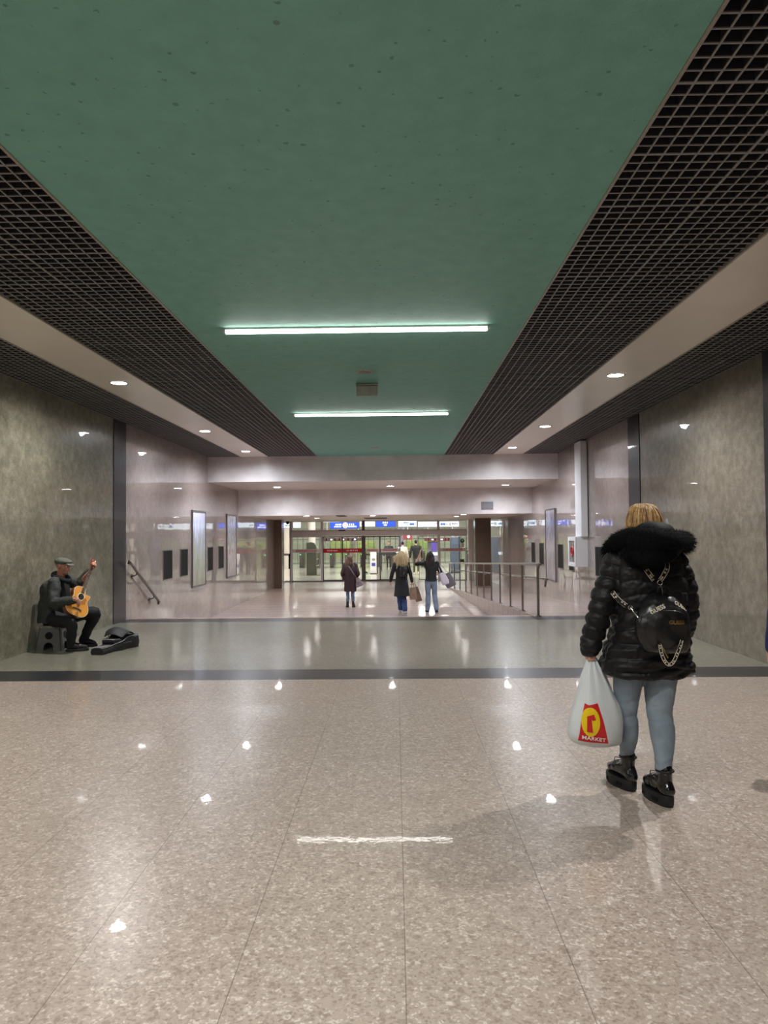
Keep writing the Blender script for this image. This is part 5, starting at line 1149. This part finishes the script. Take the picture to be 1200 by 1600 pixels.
# the camera sees the print at the bag's front face, so lay it out at that depth
pr0 = bagprint([(908.5, 1094), (914, 1096.5), (927, 1093), (935, 1120), (943.5, 1155), (920, 1153), (897.5, 1150.5), (902, 1120)], m_pr, .002, 'print_panel', .006)
el = [(915.8 + 13.8 * math.cos(q) + .0, 1121.5 + 22 * math.sin(q)) for q in [2 * math.pi * i / 24 for i in range(24)]]
bagprint(el, m_py, .0045, 'print_disc', .006); bagprint([(910.5, 1112.5), (920.5, 1109.5), (923, 1117.5), (918.8, 1119), (917.8, 1116.5), (916.6, 1117), (918.5, 1137), (909.5, 1135.5), (912, 1122)], m_pr, .008, 'print_symbol', .006)
tv, tf = text_mesh('MARKET', .037, 1.05, .0009); cpt = at(920.3, 1146.6, gy)
vv = [Vector((cpt.x + p.x * .93, gy - .3, cpt.z + p.y * .78 + .0 - p.x * .13 - .012 * (1 if False else 0))) for p in tv]
a, b = drape(vv, tf, bvg, (0, 1, 0), .009, .005); MB().add(a, b).build('print_lettering', m_pw, groot, fix=False)
# ================================================================ street musician on the left
BY = 10.1
def B(px, py, dy=0.0): return at(px, py, BY + dy)
m_cord = M('dark green grey jacket cloth', (52, 56, 54), rough=.75, var=.2, vs=20, bump=.15, bs=40); m_navyt = M('black navy trousers', (17, 18, 26), rough=.75, var=.2, vs=20)
m_scarf = M('black knit collar', (22, 22, 28), rough=.9, var=.25, vs=60); m_cap = M('grey tweed cap', (92, 94, 86), rough=.85, var=.25, vs=90); m_stub = M('grey stubble', (150, 128, 116), rough=.7)
fy = R(-112)                                   # body faces right and a little towards the viewer
hy = R(-104)
Rb = Matrix.Rotation(fy, 3, 'Z'); fw_ = Rb @ Vector((0, 1, 0)); rt_ = Rb @ Vector((1, 0, 0)); Rh = Matrix.Rotation(hy, 3, 'Z') @ Matrix.Rotation(R(-10), 3, 'X')
bus = thing('person', 'seated man in a flat cap and dark jacket playing an acoustic guitar by the wall', 'person', Vector((B(90, 1000).x, BY, 0)))
pel = B(82, 962); chest = B(86, 925); nk = B(93.5, 901.5, -.02); hd = B(98.5, 884.5, -.04); hs = .232
shR, elR, wrR = B(85.5, 910.5, -.19), B(84.5, 942, -.30), B(117.5, 937.5, -.42)
shL, elL, wrL = B(105, 907.5, .12), B(124, 913, .12), B(141, 893.5, .02)
hipR, knR, anR = B(82, 966, -.1), B(111, 974, -.32), B(112, 1006, -.22)
hipL, knL, anL = B(90, 965, .08), B(149, 957, .14), B(130, 1001, .25)
prims = head_prims(hd, hs, Rh) + [tube_geo([chest + Vector((0, 0, .1)), nk, hd + Vector((0, 0, -.06))], [.075, .06, .06], 14, 3), tube_geo([pel, B(84, 945), chest, B(90, 911)], [(.14, .12), (.14, .12), (.16, .11), (.1, .07)], 18, 4, ref=rt_)]
for sh, el, wr in ((shR, elR, wrR), (shL, elL, wrL)): prims.append(tube_geo([sh, sh.lerp(el, .5), el, el.lerp(wr, .4), wr], [.05, .048, .04, .038, .028], 12, 3))
for hp, kn, an in ((hipR, knR, anR), (hipL, knL, anL)): prims.append(tube_geo([hp, hp.lerp(kn, .5), kn, kn.lerp(an, .4), an], [.075, .065, .052, .05, .036], 12, 3))
# guitar frame first, so the hands can be placed on it
g0, g1 = B(116.5, 961, -.33), B(147.5, 872.5, .10)
gu = (g1 - g0).normalized(); gn = (Vector((.80, -.60, .12))); gn = (gn - gu * gn.dot(gu)).normalized(); gv = gu.cross(gn).normalized()
if gv.x < 0: gv = -gv                      # +v = lower side of the held guitar (right in the picture)
GL = (g1 - g0).length; GS = GL / 1.02
G = lambda u, v, n=0: g0 + (gu * u + gv * v + gn * n) * GS
# picking hand over the strings, fretting hand round the neck
dR = (G(.22, .06, .06) - wrR).normalized()
prims += hand_prims(wrR, (dR + gv * .25 - gu * .3), -gn, (gu * 1.0 + gv * .2), 28, 1.0, thumb=.6)
wrL = G(.86, .035, -.075); 
prims += hand_prims(wrL, (gv * .05 + gn * .75 + gu * .35), (-gv * 1.0 + gn * .2), gu * -1.0, 48, 1.0, thumb=.4)
prims.append(tube_geo([elL.lerp(wrL, .6), wrL], [.036, .026], 12, 1))
fuse('body', prims, .0062, m_skin2, bus, 2); eyes(hd, hs, Rh, bus)
# trousers
pr = [ell_geo(B(83, 966), (.17, .17, .12), None)]
for hp, kn, an in ((hipR, knR, anR), (hipL, knL, anL)): pr.append(tube_geo([hp, hp.lerp(kn, .5), kn, kn.lerp(an, .45), an], [.105, .095, .078, .068, .06], 18, 5))
fuse('trousers', pr, .011, m_navyt, bus, 4, lambda co, no: co + no * np_noise(co, 11, .014)[:, None])
# jacket with both sleeves
def jr(px, py, rx, ry, dy=0.0): p = B(px, py, dy); return (p.x, p.y, p.z, rx, ry, fy)
rg = [jr(81, 972, .19, .15), jr(82, 962, .20, .165), jr(83, 948, .195, .165), jr(84.5, 930, .2, .15), jr(86.5, 915, .205, .135), jr(89.5, 907, .16, .105), jr(92.5, 901.5, .09, .08)]
v, f = loft_geo(rg, 32, 5, 2.2)
pr = [(v, f), tube_geo([shR, shR.lerp(elR, .5), elR, elR.lerp(wrR, .5), elR.lerp(wrR, .93)], [.088, .08, .074, .064, .054], 18, 5), tube_geo([shL, shL.lerp(elL, .5), elL, elL.lerp(wrL, .45), elL.lerp(wrL, .8)], [.085, .078, .07, .06, .052], 18, 5)]
jkb = fuse('jacket', pr, .010, m_cord, bus, 4, lambda co, no: co + no * (np_noise(co, 9, .016) + np_noise(co, 24, .006))[:, None])
MB().tube([nk + Vector((.01, 0, .045)) + Rb @ Vector(p) for p in ((-.075, -.05, -.02), (0, -.085, .0), (.075, -.05, -.02), (.085, .03, -.05), (.045, .11, -.085), (0, .125, -.10), (-.045, .11, -.085), (-.085, .03, -.05))], [.036, .038, .036, .034, .036, .038, .036, .034], 12, 5, closed=True).build('collar', m_scarf, bus, True)
MB().tube([nk + Vector((.01, 0, .045)) + Rb @ Vector(p) for p in ((.02, .12, -.1), (.03, .155, -.2), (.03, .17, -.32))], [(.045, .012)] * 3, 10, 4, ref=rt_).build('shirt_front', m_scarf, bus, True)
# flat cap with a short peak
H = lambda x, y, z: hd + Rh @ (Vector((x, y, z)) * hs)
cp = fuse('flat_cap', [ell_geo(H(0, -.06, .26), (.42 * hs, .5 * hs, .25 * hs), Rh), ell_geo(H(0, .12, .30), (.4 * hs, .38 * hs, .17 * hs), Rh), ell_geo(H(0, -.2, .18), (.38 * hs, .32 * hs, .2 * hs), Rh)], .0075, m_cap, bus, 3)
MB().add(*ell_geo(H(0, .46, .185), (.3 * hs, .22 * hs, .05 * hs), Rh @ Matrix.Rotation(R(-14), 3, 'X'))).build('peak', m_cap, cp, True); MB().ell(H(0, -.04, .53), (.03 * hs, .03 * hs, .015 * hs)).build('button', m_cap, cp, True)
# grey beard stubble
MB().add(*ell_geo(H(0, .2, -.345), (.2 * hs, .19 * hs, .135 * hs), Rh)).build('beard', m_stub, bus, True)
shoe((anR.x, anR.y), fy + R(42), .29, 0, m_boot, bus, shaft=.1); shoe((anL.x, anL.y), fy + R(14), .29, 0, m_boot, bus, shaft=.09)
# ---- acoustic guitar
m_top = M('amber spruce guitar top', (232, 158, 52), rough=.25, var=.07, vs=6, coat=.6); m_side = M('brown guitar side', (120, 66, 28), rough=.3, var=.15, coat=.5); m_neck = M('dark brown neck wood', (92, 62, 46), rough=.4, var=.15); m_bind = M('cream binding', (236, 220, 180), rough=.4)
m_fb = M('rosewood fretboard', (84, 66, 60), rough=.45, var=.2); m_hole = M('black sound hole', (10, 8, 8), rough=.9); m_str = M('steel strings', (200, 196, 186), rough=.25, metal=1.0); m_headm = M('reddish headstock', (120, 60, 44), rough=.35, var=.1, coat=.4)
gt = thing('acoustic_guitar', 'amber cutaway acoustic guitar held by the seated musician', 'guitar', G(.22, 0, -.05))
half = [(0, .0), (.004, .09), (.03, .15), (.075, .187), (.13, .198), (.185, .182), (.235, .148), (.275, .128), (.315, .128), (.36, .143), (.405, .146), (.445, .126), (.468, .085), (.478, .04)]
up_ = [(u, -v) for u, v in half]
lowc = [(0, .0), (.004, .09), (.03, .15), (.075, .187), (.13, .198), (.185, .182), (.235, .148), (.275, .13), (.315, .135), (.352, .152), (.378, .15), (.385, .125), (.376, .09), (.39, .055), (.43, .037), (.478, .036)]
def smooth2(P): return [(p.x, p.y) for p in catmull([Vector((a, b, 0)) for a, b in P], 3)]
outl = smooth2(lowc) + smooth2(up_)[::-1][:-1]
D = .105
n_ = len(outl); body = MB(); body.prism([G(u, v, -D) for u, v in outl], gn * D * GS)
body.mi = [0 if i != 1 else 0 for i in range(len(body.f))]
body.build('body', m_side, gt, bevel=.006)
MB().prism([G(.238 + (u - .238) * .975, v * .972, .001) for u, v in outl], gn * .003 * GS).build('soundboard', m_top, gt)
MB().tube([G(u, v, .0) for u, v in outl], .005 * GS, 6, 1, closed=True).build('binding', m_bind, gt, True)
hc_ = (.318, 0)
cir = lambda r, n=28: [(hc_[0] + r * math.cos(2 * math.pi * i / n), hc_[1] + r * math.sin(2 * math.pi * i / n)) for i in range(n)]
MB().prism([G(u, v, .0042) for u, v in cir(.066)], gn * .001).build('rosette', m_bind, gt); MB().prism([G(u, v, .0062) for u, v in cir(.05)], gn * .001).build('sound_hole', m_hole, gt)
MB().prism([G(u, v, .0045) for u, v in ((.09, -.085), (.118, -.07), (.122, 0), (.118, .07), (.09, .085), (.1, .0))], gn * .01).build('bridge', m_fb, gt, bevel=.002)
MB().prism([G(u, v, .0045) for u, v in ((.25, .03), (.33, .072), (.30, .11), (.22, .1), (.2, .05))], gn * .0015).build('pickguard', M('dark amber pickguard', (190, 110, 34), rough=.2, coat=.5), gt)
nk_ = MB(); 
nk_.tube([G(.42, 0, -.028), G(.47, 0, -.014), G(.6, 0, -.009), G(.84, 0, -.008)], [(.028, .03), (.026, .018), (.024, .016), (.022, .015)], 14, 4, ref=gv); nk_.build('neck', m_neck, gt, True)
MB().prism([G(.385, -.027, .004), G(.385, .027, .004), G(.86, .022, .004), G(.86, -.022, .004)], gn * .007 * GS).build('fretboard', m_fb, gt, bevel=.001)
mb = MB()
for i in range(16): u = .86 - (.86 - .13) * (1 - 2 ** (-(i + 1) / 12)); w = .022 + .005 * (.86 - u) / .475; mb.prism([G(u - .001, -w, .0112), G(u - .001, w, .0112), G(u + .001, w, .0112), G(u + .001, -w, .0112)], gn * .0012)
mb.build('frets', m_str, gt)
hs_ = MB(); hs_.prism([G(u, v, -.012 - .12 * (u - .86)) for u, v in ((.86, -.024), (.885, -.036), (1.0, -.042), (1.018, -.02), (1.02, 0), (1.018, .02), (1.0, .042), (.885, .036), (.86, .024))], gn * .016 * GS); hd_o = hs_.build('headstock', m_headm, gt, bevel=.002)
for i in range(3):
    for s in (-1, 1):
        u = .9 + .042 * i; c = G(u, s * .055, -.012 - .12 * (u - .86)); tn = MB().cyl(G(u, s * .038, -.012 - .12 * (u - .86)), c, .003, n=8); tn.ell(c, (.009, .009, .006)); tn.cyl(G(u, s * .022, .0), G(u, s * .022, .012), .004, n=8); tn.build('tuning_peg', m_str, hd_o, True)
for i in range(6):
    v = -.0175 + .007 * i; st = MB().tube([G(.108, v * 1.5, .012), G(.86, v, .014), G(.9 + .042 * (i % 3), (.022 if i > 2 else -.022), .008)], .0009, 5, 1); st.build('string', m_str, gt, True)
# ---- grey plastic stool
m_stool = M('grey moulded plastic', (96, 96, 94), rough=.5, var=.12, vs=8); m_stoold = M('light scuffed plastic', (140, 136, 122), rough=.5, var=.2, vs=12)
sx0, sx1, sy0, sy1, sz = B(64, 975).x, B(104.5, 975).x, 9.93, 10.27, .335
st = thing('plastic_stool', 'low grey plastic step stool under the seated musician', 'stool', ((sx0 + sx1) / 2, 10.1, 0))
cx, cy_ = (sx0 + sx1) / 2, (sy0 + sy1) / 2
sx0 = max(sx0, XL + .04)
MB().box((sx0 + .035, sy0 + .035, sz - .045), (sx1 - .035, sy1 - .035, sz), bev=.022).build('seat', m_stoold, st)
def leg_panel(axis, s):
    """splayed side panel with an arched opening"""
    a0, a1 = (sx0, sx1) if axis == 'x' else (sy0, sy1); w = a1 - a0; mid = (a0 + a1) / 2; zt = sz - .03
    op = [(mid - w * .2, 0), (mid - w * .17, zt * .25), (mid - w * .1, zt * .34), (mid, zt * .37), (mid + w * .1, zt * .34), (mid + w * .17, zt * .25), (mid + w * .2, 0)]
    out = [(a0, 0), *op, (a1, 0), (a1 - .04, zt), (a0 + .04, zt)]
    def pt(a, z, off): ins = .04 * z / zt + off; c = (sy0 + ins if s < 0 else sy1 - ins) if axis == 'x' else (sx0 + ins if s < 0 else sx1 - ins); return Vector((a, c, z)) if axis == 'x' else Vector((c, a, z))
    mb = MB(); hole = [(mid + w * .15 * math.cos(q), zt * .66 + zt * .16 * math.sin(q)) for q in [2 * math.pi * i / 16 for i in range(16)]]
    n = len(out); P0 = [pt(a, z, 0) for a, z in out]; P1 = [pt(a, z, .014) for a, z in out]
    mb.add(P0 + P1, [tuple(range(n)), tuple(range(n, 2 * n))[::-1]] + [(i, (i + 1) % n, n + (i + 1) % n, n + i) for i in range(n)])
    o = mb.build('leg_panel', m_stool, st)
    MB().add([pt(a, z, -.003) for a, z in hole], [tuple(range(16))]).build('grip_hole', m_hole, o)
for ax in 'xy':
    for s in (-1, 1): leg_panel(ax, s)
# ---- soft guitar case lying on the floor
m_gig = M('black nylon gig bag', (30, 29, 34), rough=.6, var=.25, vs=20, bump=.15, bs=120); m_gigt = M('grey gig bag panel', (120, 118, 122), rough=.6, var=.15); m_piping = M('grey piping', (140, 136, 136), rough=.5)
e0, e1 = Vector((-3.90, 9.56, 0)), Vector((-3.80, 10.36, 0))
cu = (e1 - e0).normalized(); cv = Vector((cu.y, -cu.x, 0)); CL = (e1 - e0).length
C_ = lambda u, v, z: e0 + cu * u * CL + cv * v + Vector((0, 0, z))
gc = thing('guitar_bag', 'open black soft guitar bag lying on the floor beside the musician', 'guitar bag', C_(.5, 0, 0))
hw = [(0, .07), (.02, .085), (.2, .088), (.36, .095), (.44, .13), (.52, .155), (.62, .15), (.7, .155), (.82, .2), (.93, .21), (.985, .19), (1.0, .14)]
def hgt(u): return .085 if u < .3 else .085 + .09 * min(1, (u - .3) / .45)
rows = []
for (u, w) in smooth2([(a_, b_ * .93) for a_, b_ in hw]):
    h = hgt(u); rows.append([C_(u, v, z) for v, z in ((-w, .0), (-w - .012, h * .4), (-w, h * .85), (-w * .82, h), (-w * .3, h * 1.04), (w * .3, h * 1.04), (w * .82, h), (w, h * .85), (w + .012, h * .4), (w, .0))])
mb = MB(); nr = len(rows); m_ = 10
mb.add([p for r in rows for p in r], [(i * m_ + j, i * m_ + (j + 1) % m_, (i + 1) * m_ + (j + 1) % m_, (i + 1) * m_ + j) for i in range(nr - 1) for j in range(m_)] + [tuple(range(m_))[::-1], tuple(range((nr - 1) * m_, nr * m_))])
gb_ = mb.build('bag_shell', m_gig, gc, 'auto')
for s in (-1, 1): MB().tube([C_(u, s * (w - .01), hgt(u) * .93 + .006) for u, w in smooth2(hw)], .006, 6, 1).build('piping', m_piping, gb_, True)
# folded-back lid flap over the body end
fl = []
for (u, z0) in ((.52, .19), (.6, .245), (.7, .275), (.8, .25), (.9, .2)):
    w = .15 if u < .7 else .19; fl.append([C_(u, -w, z0 - .03), C_(u, -w * .4, z0 + .035), C_(u, w * .3, z0 + .02), C_(u, w * .95, z0 - .035)])
mb = MB(); mb.add([p for r in fl for p in r] + [p - Vector((0, 0, .018)) for r in fl for p in r], [(i * 4 + j, i * 4 + j + 1, (i + 1) * 4 + j + 1, (i + 1) * 4 + j) for i in range(4) for j in range(3)] + [(20 + i * 4 + j, 20 + (i + 1) * 4 + j, 20 + (i + 1) * 4 + j + 1, 20 + i * 4 + j + 1) for i in range(4) for j in range(3)] + [(i * 4, (i + 1) * 4, 20 + (i + 1) * 4, 20 + i * 4) for i in range(4)] + [(i * 4 + 3, 20 + i * 4 + 3, 20 + (i + 1) * 4 + 3, (i + 1) * 4 + 3) for i in range(4)] + [(j, 20 + j, 20 + j + 1, j + 1) for j in range(3)] + [(16 + j, 16 + j + 1, 36 + j + 1, 36 + j) for j in range(3)])
o = mb.build('lid_flap', m_gig, gc, True); md = o.modifiers.new('sub', 'SUBSURF'); md.levels = md.render_levels = 2
MB().add([C_(.03, -.06, .092), C_(.03, .05, .092), C_(.30, .075, .094), C_(.26, -.0, .094), C_(.12, -.05, .093)], [(0, 1, 2, 3, 4)]).build('neck_panel', m_gigt, gc)
pk = MB(); pk.prism([C_(u, v, .1) for u, v in ((.36, -.09), (.36, .09), (.5, .14), (.5, -.14))], (0, 0, .06)); pk.build('pocket', m_gig, gc, bevel=.02)
MB().tube([C_(.355, -.085, .155), C_(.34, 0, .162), C_(.355, .085, .155)], .006, 6, 5).build('pocket_zip', m_piping, gc, True)
MB().tube([C_(.5, .165, .09), C_(.53, .215, .1), C_(.62, .22, .1), C_(.65, .165, .09)], [(.013, .006)] * 4, 8, 5, ref=(0, 0, 1)).build('carry_handle', m_gig, gc, True)
# ================================================================ light
def spot(loc, power, size=110, blend=0.8, col=(1, 1, 1), rad=0.05, aim=(0, 0, -1)):
    l = bpy.data.lights.new('downlight', 'SPOT'); l.energy = power; l.spot_size = R(size); l.spot_blend = blend; l.color = col; l.shadow_soft_size = rad
    o = bpy.data.objects.new('downlight_and_fill_beam', l); COL.objects.link(o); o.location = loc
    o.rotation_euler = Vector(aim).to_track_quat('-Z', 'Y').to_euler(); return o
def area(loc, sx, sy, power, col=(1, 1, 1), aim=(0, 0, -1), spread=180):
    l = bpy.data.lights.new('lamp', 'AREA'); l.shape = 'RECTANGLE'; l.size = sx; l.size_y = sy; l.energy = power; l.color = col; l.spread = R(spread)
    o = bpy.data.objects.new('lamp', l); COL.objects.link(o); o.location = loc
    o.rotation_euler = Vector(aim).to_track_quat('-Z', 'Y').to_euler(); return o
COOL, WARM = (0.86, 0.92, 1.0), (1.0, 0.97, 0.94)
w = bpy.data.worlds.new('world'); SC.world = w; w.use_nodes = True
bg = w.node_tree.nodes['Background']; bg.inputs[0].default_value = (1, 0.97, 0.94, 1); bg.inputs[1].default_value = 0.0
PW = 330.0
for x, y in ((-3.69, 9.76), (-3.72, 14.4), (-3.67, 18.0), (2.91, 9.7), (2.92, 14.35), (2.86, 17.85), (-3.7, 5.2), (2.9, 5.2), (-3.7, 0.7)):  # near right spot is added to brighten the floor, with no fitting
    spot((x, y, ZC - 0.02), PW * (1.0 if y > 17 else .5 if y > 12 else .62 if y > 8 else .5), 172, 1.0, COOL if y > 12 else WARM)
for x in (-3.48, -0.14, 3.24): spot((x, 21.9, 2.92), 125 if x == -.14 else 160, 172, 1.0, COOL)
# lamps of the same rows above and behind the camera
for y in (2.05, -3.15): area((-0.38, y, ZC - .06), 2.6, 0.07, 48, WARM)
# station hall lamps
for y in (38, 44, 51, 58):
    for x in (-9, -3, 3, 9): area((x, y, 3.35), 2.5, 0.6, 170, (1, 0.98, 0.95))
for x, y in ((-3.9, 25.5), (-3.4, 28), (-1.1, 26), (2.9, 26.5), (2.5, 28.5), (0.2, 31.5), (-2.6, 31.5)): spot((x, y, 2.11), 60, 165, 0.9, WARM)
# ================================================================ render look
vs = SC.view_settings; vs.view_transform = 'Standard'; vs.look = 'None'; vs.gamma = 1.0; vs.exposure = 0.9; vs.use_curve_mapping = False
cy = SC.cycles; cy.use_denoising = True
try: cy.denoiser = 'OPENIMAGEDENOISE'
except Exception: pass
cy.max_bounces = 8; cy.diffuse_bounces = 4; cy.glossy_bounces = 4; cy.transparent_max_bounces = 16; cy.sample_clamp_indirect = 6.0; cy.caustics_reflective = False; cy.caustics_refractive = False
